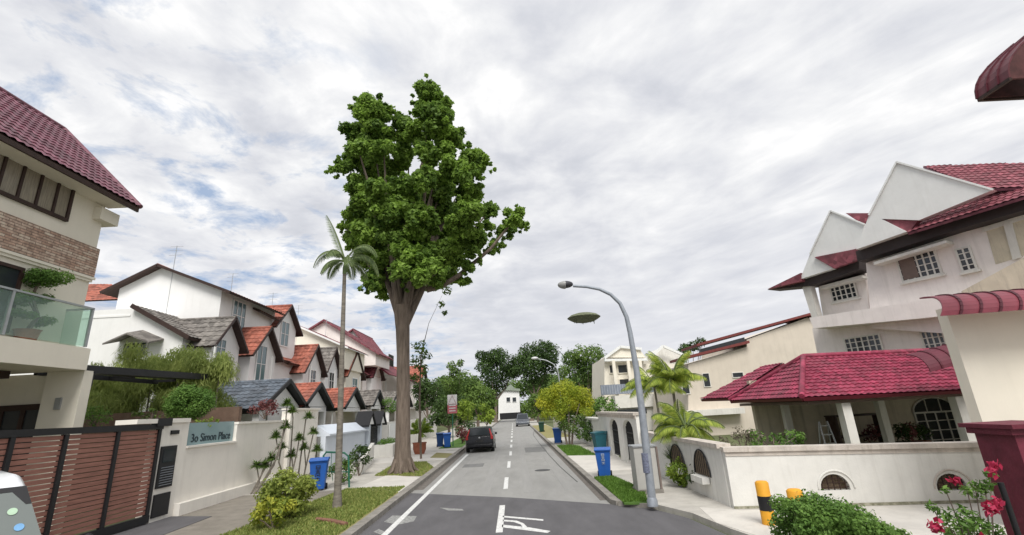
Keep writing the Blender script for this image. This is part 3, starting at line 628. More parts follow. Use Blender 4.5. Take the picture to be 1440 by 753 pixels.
# ================================================================== LEFT TERRACE HOUSES
def gable_front(parent, xf, yc, hw, ze, za, xb, tiles, wallm, over=0.45, z0=3.2, wave=0.3, windows=True, wn='dormer_wall', xo=0.35):
    """a volume whose gable faces the road"""
    mb = MB(); mb.slab([(xf,yc-hw,z0),(xf,yc+hw,z0),(xf,yc+hw,ze),(xf,yc,za-0.12),(xf,yc-hw,ze)], (xb-xf,0,0)); mb.build(wn, wallm, parent)
    sl_ = (za-ze)/hw; e0 = Vector((xf+xo,yc-hw-over,ze-over*sl_)); e1 = Vector((xb,yc-hw-over,ze-over*sl_)); r0 = Vector((xf+xo,yc,za)); r1 = Vector((xb,yc,za))
    f0 = Vector((xf+xo,yc+hw+over,ze-over*sl_)); f1 = Vector((xb,yc+hw+over,ze-over*sl_))
    mb = MB(); tile_plane(mb, [e0,e1,r1,r0], wave, 0.4, 0.035, 0.03, 0, 1, 0.08); tile_plane(mb, [f1,f0,r0,r1], wave, 0.4, 0.035, 0.03, 0, 1, 0.08); ridge_cap(mb, r0, r1, 0.1)
    for q in (e0, f0): mb.bar(q+Vector((0.02,0,-0.02)), r0+Vector((0.02,0,-0.02)), 0.05, 0.13, mi=1)
    mb.build('roof' if wn != 'dormer_wall' else 'dormer_roof', [tiles, DBROWN], parent)
def gable_side(parent, y0, y1, xl, xr, xr_ridge, zl, zr_, za, z0, tiles, wallm, over=0.7, wave=0.3, vo=0.4, name='upper_wall', edge=DBROWN):
    """a volume whose gable faces along the road, ridge parallel to the road"""
    mb = MB(); mb.slab([(xl,y0,z0),(xr,y0,z0),(xr,y0,zr_),(xr_ridge,y0,za-0.1),(xl,y0,zl)], (0,y1-y0,0)); mb.build(name, wallm, parent)
    sr = (za-zr_)/(xr-xr_ridge); sl_ = (za-zl)/(xr_ridge-xl)
    ya_, yb_ = y0-vo, y1+0.1
    er0, er1 = Vector((xr+over,ya_,zr_-over*sr)), Vector((xr+over,yb_,zr_-over*sr)); r0, r1 = Vector((xr_ridge,ya_,za)), Vector((xr_ridge,yb_,za))
    el0, el1 = Vector((xl-over,ya_,zl-over*sl_)), Vector((xl-over,yb_,zl-over*sl_))
    mb = MB(); tile_plane(mb, [er0,er1,r1,r0], wave, 0.4, 0.035, 0.03, 0, 1, 0.08); tile_plane(mb, [el1,el0,r0,r1], wave, 0.4, 0.035, 0.03, 0, 1, 0.08); ridge_cap(mb, r0, r1, 0.1)
    for q in (er0, el0): mb.bar(q+Vector((0,-0.02,-0.02)), r0+Vector((0,-0.02,-0.02)), 0.05, 0.16, mi=1)
    mb.build('upper_roof', [tiles, edge], parent)
def lean(parent, y0, y1, xe, ze, xt, zt, tiles, wallm, xback=-24, name='lower_wall'):
    mb = MB(); mb.slab([(xback,y0,0),(xe-0.5,y0,0),(xe-0.5,y0,ze+0.05),(xt,y0,zt-0.12),(xback,y0,zt-0.12)], (0,y1-y0-0.01,0)); mb.build(name, wallm, parent)
    mb = MB(); tile_plane(mb, [Vector((xe,y0-0.3,ze)), Vector((xe,y1,ze)), Vector((xt,y1,zt)), Vector((xt,y0-0.3,zt))], 0.3, 0.4, 0.035, 0.03, 0, 1, 0.14)
    mb.bar((xe,y0-0.32,ze-0.04),(xt,y0-0.32,zt-0.04),0.07,0.22,mi=1); mb.build('lower_roof', [tiles, DBROWN], parent)
def porch(parent, yc, hw, za, ze, xf, xb, tiles, col=WHITE):
    sl_ = (za-ze)/hw; mb = MB(); r0, r1 = Vector((xf,yc,za)), Vector((xb,yc,za))
    e0, e1 = Vector((xf,yc-hw,ze)), Vector((xb,yc-hw,ze)); f0, f1 = Vector((xf,yc+hw,ze)), Vector((xb,yc+hw,ze))
    tile_plane(mb, [e0,e1,r1,r0], 0.28, 0.38, 0.035, 0.03, 0, 1, 0.1); tile_plane(mb, [f1,f0,r0,r1], 0.28, 0.38, 0.035, 0.03, 0, 1, 0.1); ridge_cap(mb, r0, r1, 0.1)
    for q in (e0, f0): mb.bar(q+Vector((0.03,0,-0.03)), r0+Vector((0.03,0,-0.03)), 0.08, 0.2, mi=1)
    mb.build('porch_roof', [tiles, BLACK], parent)
    mb = MB(); mb.slab([(xf-0.3,yc-hw+0.4,ze+0.05),(xf-0.3,yc+hw-0.4,ze+0.05),(xf-0.3,yc,za-0.25)], (-0.12,0,0)); mb.build('porch_gable', col, parent)
    mb = MB()
    for s_ in (-1,1): mb.box((xf-0.6,yc+s_*(hw-0.5)-0.12,0),(xf-0.3,yc+s_*(hw-0.5)+0.12,ze+0.1))
    mb.box((xf-0.58,yc-hw+0.6,ze-0.25),(xf-0.32,yc+hw-0.6,ze+0.02)); mb.build('porch_post', col, parent)

H = thing('terrace_house', 'tall white end terrace house with grey weathered lower roof and brown edged gable', 'house', (-18, 26, 0), 'terrace houses on the left')
lean(H, 24, 29, -16.2, P(262,476,y=24).z, -19.4, P(203,430,y=24).z, T_GREY, WHITE)
mb = MB(); mb.box((-25.5,24.01,0),(-21,28,P(165,437,y=24).z)); mb.box((-25.5,23.97,P(165,437,y=24).z-0.35),(-19.6,24.005,P(165,437,y=24).z-0.25)); mb.build('parapet_wall', WHITE, H)
gable_front(H, -15.6, 25.95, 1.25, 6.9, 8.3, -19.5, T_GREY, WHITE, 0.35)
window(H, (-15.59, 24.95, 5.6), Y, Z, X, 0.9, 1.45, 2, 3, WHITE, GLASS_B, 0.07, 0.06)
gable_side(H, 27.0, 33.5, -23.0, -16.9, -20.7, 10.75, 10.3, 11.9, 8.0, T_RED, WHITE, 0.75, edge=DBROWN)
window(H, (-16.89, 28.2, 8.1), Y, Z, X, 1.5, 1.9, 3, 2, WHITE, GLASS_B, 0.08, 0.06)
window(H, P(171,503,y=24)+Vector((0,-0.01,0)), X, Z, -Y, 1.25, 0.75, 3, 1, WHITE, GLASS_D, 0.06, 0.05)
aw = P(144,483,y=23); ax_ = P(178,468,y=23); az_ = P(209,481,y=23)
mb = MB(); mb.slab([aw, ax_, ax_+Vector((0,1,0.3)), aw+Vector((0,1,0.3))], (0,0,-0.08)); mb.slab([ax_, az_, az_+Vector((0,1,0.3)), ax_+Vector((0,1,0.3))], (0,0,-0.08)); mb.build('window_awning', T_GREY, H)
porch(H, 25.4, 2.6, 4.65, 3.2, -11.7, -15.6, T_BLUE)
H = thing('terrace_house', 'white terrace house with bright red lower gable next to the grey roofed end house', 'house', (-18, 32, 0), 'terrace houses on the left')
lean(H, 29, 34.5, -15.9, 6.7, -19.5, 8.7, T_RED, WHITE)
gable_front(H, -15.4, 29.6, 1.5, 6.8, 8.35, -19, T_RED, WHITE, 0.4)
window(H, (-15.39, 28.7, 4.9), Y, Z, X, 1.2, 2.3, 2, 2, WHITE, GLASS_B, 0.07, 0.06)
mb = MB(); mb.box((-15.39,28.2,3.9),(-14.3,31.1,4.1))
for i in range(16): mb.box((-14.34,28.25+i*0.18,4.1),(-14.3,28.29+i*0.18,4.8))
mb.box((-14.36,28.2,4.8),(-14.28,31.1,4.87)); mb.build('balcony', WHITE, H)
gable_front(H, -16.8, 35.1, 1.7, 9.5, 11.05, -20, T_RED, WHITE, 0.5, z0=7, wn='upper_wall')
window(H, (-16.79, 34.3, 7.9), Y, Z, X, 1.3, 1.9, 2, 2, WHITE, GLASS_B, 0.08, 0.06)
mb = MB(); tile_plane(mb, [Vector((-16.4,33.2,9.55)) , Vector((-16.4,30.5,9.7)), Vector((-20,30.5,11.4)), Vector((-20,33.2,11.25))], 0.3, 0.4); mb.build('upper_roof', [T_RED, DBROWN], H)
mb = MB(); mb.box((-21,30.5,8),(-17.2,33.5,9.8)); mb.build('attic_wall', WHITE, H)
porch(H, 29.6, 2.2, 4.7, 3.3, -11.7, -15.4, T_RED)
H = thing('terrace_house', 'white terrace house with wide red gable, second red gable from the left', 'house', (-18, 38, 0), 'terrace houses on the left')
lean(H, 34.5, 40, -15.9, 6.6, -19.5, 8.7, T_RED, WHITE)
gable_front(H, -15.6, 37.6, 1.7, 6.5, 8.3, -20, T_RED, WHITE, 0.5)
window(H, (-15.59, 36.9, 4.9), Y, Z, X, 1.3, 1.5, 2, 2, WHITE, GLASS_D, 0.08, 0.06)
porch(H, 37.0, 2.4, 4.75, 3.3, -11.9, -15.5, T_RED)
H = thing('terrace_house', 'terrace house with small dark grey gable between red roofed houses', 'house', (-18, 43, 0), 'terrace houses on the left')
lean(H, 40, 45.5, -15.9, 6.6, -19.5, 8.8, T_GREY, PINKW)
gable_front(H, -15.6, 41.6, 1.4, 6.9, 8.6, -20, T_GREY, WHITE, 0.45)
window(H, (-15.59, 41.0, 5.0), Y, Z, X, 1.2, 1.5, 2, 2, WHITE, GLASS_D, 0.08, 0.06)
a_ = P(437,460,y=46); b2 = P(472,487,y=46); c_ = P(400,480,y=46)
gable_side(H, 44.0, 50, a_.x-4.2, a_.x+4.2, a_.x, a_.z-1.9, a_.z-2.4, a_.z-0.4, 7, T_ROSE, CREAM, 0.4, edge=WHITE)
porch(H, 42.8, 1.9, 4.8, 3.5, -11.7, -15.5, T_GREY)
H = thing('terrace_house', 'cream terrace house with tall rose red roof seen above the others', 'house', (-18, 50, 0), 'terrace houses on the left')
lean(H, 45.5, 52, -15.9, 6.8, -20, 9.6, T_RED, CREAM)
gable_front(H, -15.6, 47.5, 2.3, 6.8, 9.0, -20, T_RED, CREAM, 0.5)
window(H, (-15.59, 47.0, 4.9), Y, Z, X, 1.6, 1.5, 2, 2, WHITE, GLASS_B, 0.09, 0.06)
a_ = P(457,451,y=52)
gable_side(H, 52.0, 58, a_.x-5, a_.x+5.8, a_.x, a_.z-3.0, a_.z-3.8, a_.z, 8, T_ROSE, PINKW, 0.5, edge=T_ROSE)
porch(H, 49.5, 2.6, 4.9, 3.4, -11.7, -15.5, T_GREY)
H = thing('terrace_house', 'rose roofed terrace house with long wine red balcony left of the tree trunk', 'house', (-18, 60, 0), 'terrace houses on the left')
lean(H, 52, 60, -15.6, 7.0, -20, 9.8, T_ROSE, PINKW)
gable_front(H, -15.6, 55.5, 2.0, 7.2, 9.0, -20, T_ROSE, WHITE, 0.5)
gable_side(H, 59.0, 67, -24, -16.5, -19.6, P(505,461,y=60).z-3, P(505,461,y=60).z-4.5, P(505,461,y=60).z-0.4, 8, T_ROSE, GREYW, 0.8, edge=T_ROSE)
mb = MB(); tile_plane(mb, [Vector((-14.0,55,7.2)),Vector((-14.0,68,7.2)),Vector((-15.8,68,8.6)),Vector((-15.8,55,8.6))], 0.35, 0.45); mb.build('balcony_roof', [T_ROSE, MARM], H)
window(H, (-15.5, 60.3, 8.7), Y, Z, X, 2.5, 1.5, 3, 1, DBROWN, GLASS_D, 0.1, 0.06)
mb = MB(); mb.box((-15.4,52,0),(-12.6,66,3.3)); mb.box((-15.4,52,3.301),(-12.3,66,3.5)); mb.build('front_room', PINKW, H)
porch(H, 57, 2.4, 5.1, 3.6, -12.2, -15.5, T_RED)
H = thing('terrace_house', 'farthest red roofed terrace house mostly behind the big tree trunk', 'house', (-18, 74, 0), 'terrace houses on the left')
lean(H, 68, 90, -13.5, 7.0, -19, 10.3, T_ROSE, PINKW); gable_front(H, -13.3, 72, 2.4, 7.4, 9.6, -20, T_RED, WHITE, 0.5)
window(H, (-13.29, 71, 5.0), Y, Z, X, 2, 1.5, 2, 1, WHITE, GLASS_D, 0.1, 0.06)
for o_ in [o for o in COL.objects if o.name.startswith('terrace_house')]:
    yk = o_.location.y; mb = MB(); mb.tube([(-15.25, yk-1.6, 0.2), (-15.25, yk-1.6, 6.6)], 0.05, 6); mb.build('downpipe', GREYW, o_)
    mb = MB(); mb.box((-15.55, yk+0.3, 3.95), (-15.1, yk+1.1, 4.5)); mb.build('air_conditioner', GREYW, o_)
    mb = MB(); mb.tube([(-20, yk+1, 9), (-20, yk+1, 13.2)], 0.02, 5); [mb.bar((-20.4, yk+1, z_), (-19.6, yk+1, z_), 0.015) for z_ in (12.6, 12.9, 13.15)]; mb.build('aerial', STEEL, o_)
H = thing('house', 'distant house with red brown roof seen over the flat white parapet', 'house', (-34, 44, 0))
mb = MB(); c_ = P(135,420,y=42); mb.box((c_.x-6,42,0),(c_.x+4.5,50,c_.z-1.2)); mb.build('wall', PINKW, H)
q0, q1 = P(105,424,y=42), P(172,421,y=42); q2, q3 = P(160,406,y=45), P(110,400,y=45)
n_ = (q1-q0).cross(q3-q0).normalized(); q2 = q2 - n_*((q2-q0).dot(n_)); mb = MB(); tile_plane(mb, [q0,q1,q2,q3], 0.35, 0.4); mb.build('roof', [T_RED, DBROWN], H)

# ================================================================== RIGHT: corner plot wall
rw = thing('boundary_wall', 'white corner boundary wall with weathered cap and small arched grille openings', 'wall', (5, 12, 0))
cA, cB = Vector((4.87, 11.75, 0)), Vector((10.9, 10.78, 0)); dW = (cB-cA).normalized(); nW = Vector((dW.y, -dW.x, 0)); hA, hB = 1.30, 1.17
WX = mat('boundary_weathered', (0.74, 0.73, 0.69), 0.85, 0.05, 2.2, 0.15, 30, stain=0.24)
CAPM = mat('cap_weathered', (0.62, 0.56, 0.5), 0.9, 0.15, 3, 0.3, 30, stain=0.7)
# front face with two half-round openings
def arch_pts(uc, r_, z0, zs, n=12): return [(uc - r_, z0)] + [(uc - r_*math.cos(math.pi*i/n), zs + r_*0.95*math.sin(math.pi*i/n)) for i in range(n+1)] + [(uc + r_, z0)]
Lw = (cB-cA).length
def u_of(px_, py_):
    q = PL(px_, py_, cA, nW); return (q-cA).dot(dW), q.z
ar = [(u_of(1176, 690), 1), (u_of(1341, 690), 1)]
def hgt(u): return hA + (hB-hA)*u/Lw
mb = MB(); xs = 0.0; segs = []
for (uc, zc), _ in ar:
    rr = 0.30; z0 = zc; zs = z0 + 0.05
    # wall piece left of the opening, then the strip above and below it
    mb.slab([cA+dW*xs, cA+dW*(uc-rr), cA+dW*(uc-rr)+Z*hgt(uc-rr), cA+dW*xs+Z*hgt(xs)], -nW*0.22)
    mb.slab([cA+dW*(uc-rr), cA+dW*(uc+rr), cA+dW*(uc+rr)+Z*z0, cA+dW*(uc-rr)+Z*z0], -nW*0.22)
    pts = arch_pts(uc, rr, z0, zs, 12); top = []
    for i in range(1, len(pts)-2):
        (ua, za), (ub, zb) = pts[i], pts[i+1]
        mb.slab([cA+dW*ua+Z*za, cA+dW*ub+Z*zb, cA+dW*ub+Z*hgt(ub), cA+dW*ua+Z*hgt(ua)], -nW*0.22)
    xs = uc + rr
mb.slab([cA+dW*xs, cB, cB+Z*hB, cA+dW*xs+Z*hgt(xs)], -nW*0.22)
# side wall running away along the road, with two arched niches
mb.box((4.87, 11.97, 0), (5.07, 19.0, 1.36))
mb.build('masonry', WX, rw)
mb = MB(); mb.slab([cA-dW*0.03+Z*hA+nW*0.06, cB+Z*hB+nW*0.06, cB+Z*(hB+0.1)+nW*0.06, cA-dW*0.03+Z*(hA+0.1)+nW*0.06], -nW*0.36)
mb.slab([cA+Z*(hA-0.09)+nW*0.02, cB+Z*(hB-0.09)+nW*0.02, cB+Z*(hB-0.001)+nW*0.02, cA+Z*(hA-0.001)+nW*0.02], -nW*0.02)
mb.box((4.8, 11.99, 1.361), (5.14, 19.0, 1.46)); mb.build('coping', CAPM, rw)
BRZ = mat('grille_backing', (0.3, 0.22, 0.15), 0.8, 0.35, 26, c2=(0.1,0.08,0.05))
for k, ((uc, zc), _) in enumerate(ar):
    rr = 0.30; mb = MB(); pts = arch_pts(uc, rr, zc, zc+0.05)
    for i in range(5): u = uc-rr+0.06+i*0.12; hh = 0.05+0.95*math.sqrt(max(0, rr*rr-(u-uc)**2)); mb.bar(cA+dW*u+Z*zc-nW*0.06, cA+dW*u+Z*(zc+hh)-nW*0.06, 0.02, 0.02, up=dW)
    for i in range(3): z = zc+0.06+i*0.09; ww = math.sqrt(max(0.001, rr*rr-((z-zc-0.05)/0.95)**2)); mb.bar(cA+dW*(uc-ww)+Z*z-nW*0.05, cA+dW*(uc+ww)+Z*z-nW*0.05, 0.015, 0.015)
    f = mb.build('arched_grille', DBROWN, rw)
    mb = MB(); mb.slab([cA+dW*u+Z*z for u, z in [(uc-rr-.02, zc-.02)] + pts[1:-1] + [(uc+rr+.02, zc-.02)]], -nW*0.03)
    mb.v = [tuple(Vector(v)-nW*0.19) for v in mb.v]; mb.build('backing', BRZ, f)
    mb = MB(); pr = [cA+dW*(uc-0.37*math.cos(math.pi*i/14)+0.02)+Z*(zc+0.05+0.36*math.sin(math.pi*i/14))+nW*0.012 for i in range(15)]
    mb.tube(pr, 0.02, 6); mb.build('arch_trim', WX if k == 0 else CAPM, rw)
mb = MB(); mb.slab([cA+Z*0.1+nW*0.03, cB+Z*0.1+nW*0.03, cB+Z*0.16+nW*0.012, cA+Z*0.15+nW*0.012], -nW*0.03); mb.build('mossy_foot', mat('moss_dark', (0.12,0.12,0.07), 0.95, 0.3, 9, c2=(0.4,0.38,0.3)), rw)
# niches on the side wall with planting
for k, (px_, py_, r_) in enumerate(((952, 640, 0.6), (987, 655, 0.5))):
    q = P(px_, py_, x=4.86); mb = MB()
    mb.slab([(4.868, q.y-r_*math.cos(math.pi*i/12), 0.62+0.6*math.sin(math.pi*i/12)) for i in range(13)], (-0.02, 0, 0)); f = mb.build('niche', BRZ, rw)
    mb = MB(); mb.tube([(4.84, q.y-(r_+.03)*math.cos(math.pi*i/12), 0.62+0.62*math.sin(math.pi*i/12)) for i in range(13)], 0.02, 6)
    for i in range(7): yy = q.y-r_*0.8+i*r_*0.27; mb.tube([(4.83,yy,0.62),(4.83,yy,0.62+0.58*math.sqrt(max(0,1-((yy-q.y)/r_)**2)))], 0.01, 5)
    mb.build('grille', BLACK, f)
    mb = MB(); mb.box((4.66, q.y-r_*0.8, 0.45), (4.85, q.y+r_*0.8, 0.6)); tag(mb.build('planter_ledge', WX, rw))
# taller wall with two arched iron gates
gw = thing('boundary_wall', 'white wall with two tall arched black iron gates on the right pavement', 'wall', (4.75, 23, 0))
ys = [19.05, 19.6, 21.5, 22.5, 24.6, 25.3]; ztop = 2.05
mb = MB()
for ya_, yb_ in ((19.05,19.75),(21.55,22.6),(24.5,27.5)): mb.box((4.7,ya_,0),(5.0,yb_,ztop))
for ya_, yb_ in ((19.75,21.55),(22.6,24.5)):
    n_ = 10; yc = (ya_+yb_)/2; hw = (yb_-ya_)/2
    for i in range(n_):
        a0, a1 = math.pi*i/n_, math.pi*(i+1)/n_; u0, u1 = yc-hw*math.cos(a0), yc-hw*math.cos(a1); z0, z1 = 1.45+0.4*math.sin(a0), 1.45+0.4*math.sin(a1)
        mb.slab([(4.7,u0,z0),(4.7,u1,z1),(4.7,u1,ztop),(4.7,u0,ztop)], (0.3,0,0))
mb.build('masonry', WX, gw)
mb = MB(); mb.box((4.6,19.0,ztop+.001),(5.1,27.6,ztop+0.1)); mb.box((4.66,19.0,ztop-0.12),(4.699,27.5,ztop)); mb.build('coping', CAPM, gw)
for ya_, yb_ in ((19.75,21.55),(22.6,24.5)):
    mb = MB(); yc = (ya_+yb_)/2; hw = (yb_-ya_)/2
    for i in range(13):
        yy = ya_+0.06+i*(2*hw-0.12)/12; zt = 1.43+0.38*math.sqrt(max(0,1-((yy-yc)/hw)**2)); mb.box((4.82,yy-0.014,0.2),(4.85,yy+0.014,zt))
    for z in (0.22,0.75,1.3): mb.box((4.81,ya_+0.03,z),(4.86,yb_-0.03,z+0.05))
    for i in range(5): q = Vector((4.83, ya_+0.3+i*0.3, 1.02)); mb.tube([q+Vector((0,0.12*math.cos(a),0.12*math.sin(a))) for a in np.linspace(0, 6.28, 11)], 0.012, 5, cap=False)
    mb.build('iron_gate', BLACK, gw)
mb = MB(); mb.box((4.75,27.6,0),(4.95,60,1.7)); mb.box((4.68,27.6,1.701),(5.02,60,1.8)); tag(mb.build('boundary_wall', WX), 'long white wall behind the yellow mounded tree', 'wall')

# ------------------------------------------------------------------ porch house at the corner
h = thing('house', 'white corner house with crimson tiled porch and white triangular gables', 'house', (10, 16, 0))
C0 = P(1128, 560, y=14.0); CR = Vector((18.2, 14.0, C0.z-0.08)); CB = Vector((C0.x, 18.7, C0.z)); AP = Vector((P(1130,503,y=16.4).x, 16.4, P(1130,503,y=16.4).z))
RR = Vector((18.2, 16.4, AP.z-0.08)); 
def coplan(a, b, c, d_):   # project d_ onto plane abc along z
    n = (b-a).cross(c-a); return Vector((d_.x, d_.y, a.z - ((d_.x-a.x)*n.x + (d_.y-a.y)*n.y)/n.z))
mb = MB(); tile_plane(mb, [C0, CR, coplan(C0, CR, AP, RR), AP], 0.19, 0.21, 0.03, 0.03, 0, 1, 0.1)
tile_plane(mb, [CB, C0, AP], 0.19, 0.21, 0.03, 0.03, 0, 1, 0.1)
tile_plane(mb, [Vector((18.2,18.7,C0.z)), CB, AP, coplan(Vector((18.2,18.7,C0.z)), CB, AP, RR)], 0.26, 0.28, 0.04, 0.03, 0, 1, 0.1)
for a_, b2 in ((C0,AP),(CB,AP),(AP,RR)): ridge_cap(mb, a_+Z*0.05, b2+Z*0.05, 0.08)
mb.build('porch_roof', [T_CRIM, MARM], h)
D0, D1 = Vector((C0.x, 18.72, C0.z+0.1)), Vector((C0.x, 21.6, C0.z+0.12)); D2 = P(1075,515,y=20.2)
D3 = Vector((D2.x+1.8, D2.y, D2.z)); mb = MB(); tile_plane(mb, [D1, D0, coplan(D1,D0,D2,Vector((D2.x,18.72,D2.z))), D2], 0.26, 0.28, 0.04, 0.03)
tile_plane(mb, [D0, Vector((D3.x,18.72,D0.z)), Vector((D3.x,20.2,D2.z)), D2], 0.26, 0.28, 0.04, 0.03); mb.build('porch_roof', [T_CRIM, MARM], h)
mb = MB(); mb.box((C0.x+0.3,14.3,C0.z-0.2),(18,14.5,C0.z-0.13)); mb.box((C0.x+0.3,14.51,C0.z-0.2),(C0.x+0.5,18.6,C0.z-0.13)); mb.box((C0.x+0.3,14.51,C0.z-0.12),(18,18.6,C0.z-0.105)); mb.build('porch_ceiling', mat('porch_ceiling_brown', (0.2,0.15,0.12), 0.8), h)
for px_, yy, wd in ((1187,14.4,0.26),(1349,14.4,0.26),(1104,18.2,0.22),(1238,16.6,0.22)):
    q = P(px_, 575, y=yy); mb = MB(); mb.box((q.x-wd/2,yy-wd/2,0.1),(q.x+wd/2,yy+wd/2,C0.z-0.205)); mb.build('porch_column', WHITE_W, h)
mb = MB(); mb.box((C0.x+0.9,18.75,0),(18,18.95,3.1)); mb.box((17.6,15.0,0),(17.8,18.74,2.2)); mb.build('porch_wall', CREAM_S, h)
q = P(1298, 632, y=18.75); q2 = P(1345, 568, y=18.75); wA = q2.x-q.x-0.15
f = window(h, (q.x, 18.74, 0.25), X, Z, -Y, wA, 1.35, 4, 4, WHITE_W, GLASS_D, 0.06, 0.05, label='dark arched lattice window at the back of the porch')
mb = MB(); mb.slab([(q.x+wA/2-wA/2*math.cos(math.pi*i/12), 18.73, 1.6+0.5*math.sin(math.pi*i/12)) for i in range(13)], (0,-0.02,0)); mb.build('arch_pane', GLASS_D, f)
mb = MB(); pr = [(q.x+wA/2-wA/2*math.cos(math.pi*i/12), 18.69, 1.6+0.5*math.sin(math.pi*i/12)) for i in range(13)]; mb.tube(pr, 0.03, 6)
for k in (0.33, 0.66): mb.tube([(q.x+wA*k,18.7,1.6),(q.x+wA*k,18.7,2.05)], 0.02, 5)
mb.build('arch_frame', WHITE_W, f)
# upper storeys stand on a facade turned about 27 degrees from the road
FK = 1.45; FP = Vector((9.5*FK, 19.0*FK, 0)); FD = Vector((0.454, -0.891, 0)).normalized(); FN = Vector((-0.891, -0.454, 0)).normalized()
def F(px_, py_, off=0.0): return PL(px_, py_, FP + FN*off*FK, FN)
def fslab(mb, lst, off, th, mi=0): return mb.slab([F(a, b, off) for a, b in lst], -FN*th*FK, mi)
mb = MB(); fslab(mb, [(1216,352),(1500,262),(1500,470),(1340,470),(1226,462)], 0, 5.0)
fslab(mb, [(1150,400),(1215,380),(1226,462),(1160,462)], -1.3, 3.6)
fslab(mb, [(1142,462),(1500,440),(1540,600),(1170,600)], -0.35, 4.0)
mb.build('upper_wall', PINKW, h)
mb = MB(); fslab(mb, [(1128,404),(1139,402),(1152,452),(1143,452)], -0.6, 0.3); mb.build('corner_column', WHITE_W, h)
mb = MB(); fslab(mb, [(1138,447),(1295,423),(1500,395),(1500,425),(1295,448),(1144,462)], 0.45, 2.2); mb.build('floor_band', PINKW, h)
mb = MB(); fslab(mb, [(1228,369),(1330,338),(1331,342),(1229,373)], 0.45, 0.46); mb.build('sunshade', WHITE_W, h); mb = MB(); fslab(mb, [(1152,403),(1212,387),(1213,391),(1153,407)], -0.85, 0.45); mb.build('sunshade', WHITE_W, h)
def fwin(a, b, c, off, cols, rows, gm=GLASS_D, name='window'):
    """a lower left, b lower right, c upper left in the view; stands on the facade"""
    A, B, Cc = F(*a, off), F(*b, off), F(*c, off); wdt = (B-A).dot(FD); return window(h, A, FD, Z, FN, wdt, (Cc-A).z, cols, rows, WHITE_W, gm, 0.07, 0.08, name, sill=True)
fwin((1270,398),(1326,383),(1262,364), 0.01, 6, 4)
A = F(1271,397,0.06); mb = MB(); mb.obox(A + FD*0.32 + Z*0.6, FD*0.28, Z*0.52, FN*0.004); mb.build('curtain', mat('curtain_brown', (0.2,0.15,0.13), 0.8), h)
fwin((1354,384),(1376,378),(1347,350), 0.01, 2, 4)
fwin((1172,426),(1208,417),(1167,404), -1.29, 5, 3)
fwin((1194,506),(1247,503),(1188,476), -0.34, 6, 4)
fwin((1302,495),(1335,490),(1292,459), -0.34, 4, 4)
# recessed balcony opening at the right
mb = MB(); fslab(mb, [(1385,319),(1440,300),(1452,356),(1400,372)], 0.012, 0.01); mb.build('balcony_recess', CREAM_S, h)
mb = MB(); fslab(mb, [(1380,321),(1500,282),(1501,290),(1381,327)], 0.05, 0.035); fslab(mb, [(1410,313),(1422,310),(1436,362),(1424,366)], 0.06, 0.04); mb.build('balcony_frame', WHITE_W, h)
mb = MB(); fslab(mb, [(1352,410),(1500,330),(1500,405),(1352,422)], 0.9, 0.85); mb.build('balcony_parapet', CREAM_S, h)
# gables and roofs
mb = MB(); fslab(mb, [(1261,228),(1397,267),(1292,310),(1239,308),(1275,326),(1204,351),(1222,303)], 0.75, 0.25)
fslab(mb, [(1168,296.5),(1216,316),(1206,349),(1176,361),(1146,362),(1172,378),(1125,393),(1139,358)], -0.3, 0.25); mb.build('gable_wall', GREYW, h)
EV = mat('eave_dark', (0.05,0.04,0.04), 0.7)
mb = MB(); fslab(mb, [(1203,354),(1280,321),(1440,275),(1500,254),(1500,276),(1440,296),(1340,325),(1206,368)], 0.5, 0.5); mb.build('eave_fascia', EV, h)
mb = MB(); fslab(mb, [(1079,408),(1122,391),(1208,361),(1208,379),(1140,402)], -0.5, 0.8); mb.build('eave_fascia', EV, h)
UPS = (Z*0.62 - FN*0.79).normalized()
def froof(eave, top, off, m_=T_ROSE, pitch=0.62, wave=0.22):
    """roof strip rising away from the facade: eave pixels on the facade plane, top pixels on the pitched plane"""
    a, b = F(*eave[0], off), F(*eave[1], off); up = (Z*pitch - FN).normalized(); n = (b-a).cross(up).normalized(); pts = [a, b] + [PL(x_, y_, a, n) for x_, y_ in top]
    mb = MB(); tile_plane(mb, pts, wave, 0.3, 0.035, 0.03); return mb.build('roof', [m_, T_MAR], h)
froof(((1276,328),(1500,258)), [(1500,232),(1397,267),(1292,310)], 0.85)
froof(((1380,266),(1500,262)), [(1500,228),(1298,234)], 0.3, T_ROSE)
for l_, o_, th_ in (([(1239,308),(1292,309),(1278,327),(1274,327)], 0.7, 0.2), ([(1145,362),(1210,349),(1206,366),(1173,378)], -0.2, 0.15), ([(1079,407),(1126,384),(1126,396)], -0.25, 0.6), ([(1189,300),(1222,300),(1216,318)], -0.6, 1.5)):
    mb = MB(); fslab(mb, l_, o_, th_); mb.build('gable_tiles', T_ROSE, h)
for lst, o_ in (([(1261,228),(1397,267)], 0.77), ([(1168,296.5),(1216,316)], -0.28), ([(1261,228),(1222,303)], 0.77), ([(1168,296.5),(1139,358)], -0.28)):
    mb = MB(); mb.bar(F(*lst[0], o_), F(*lst[1], o_), 0.09, 0.07); mb.build('gable_coping', GREYW, h)

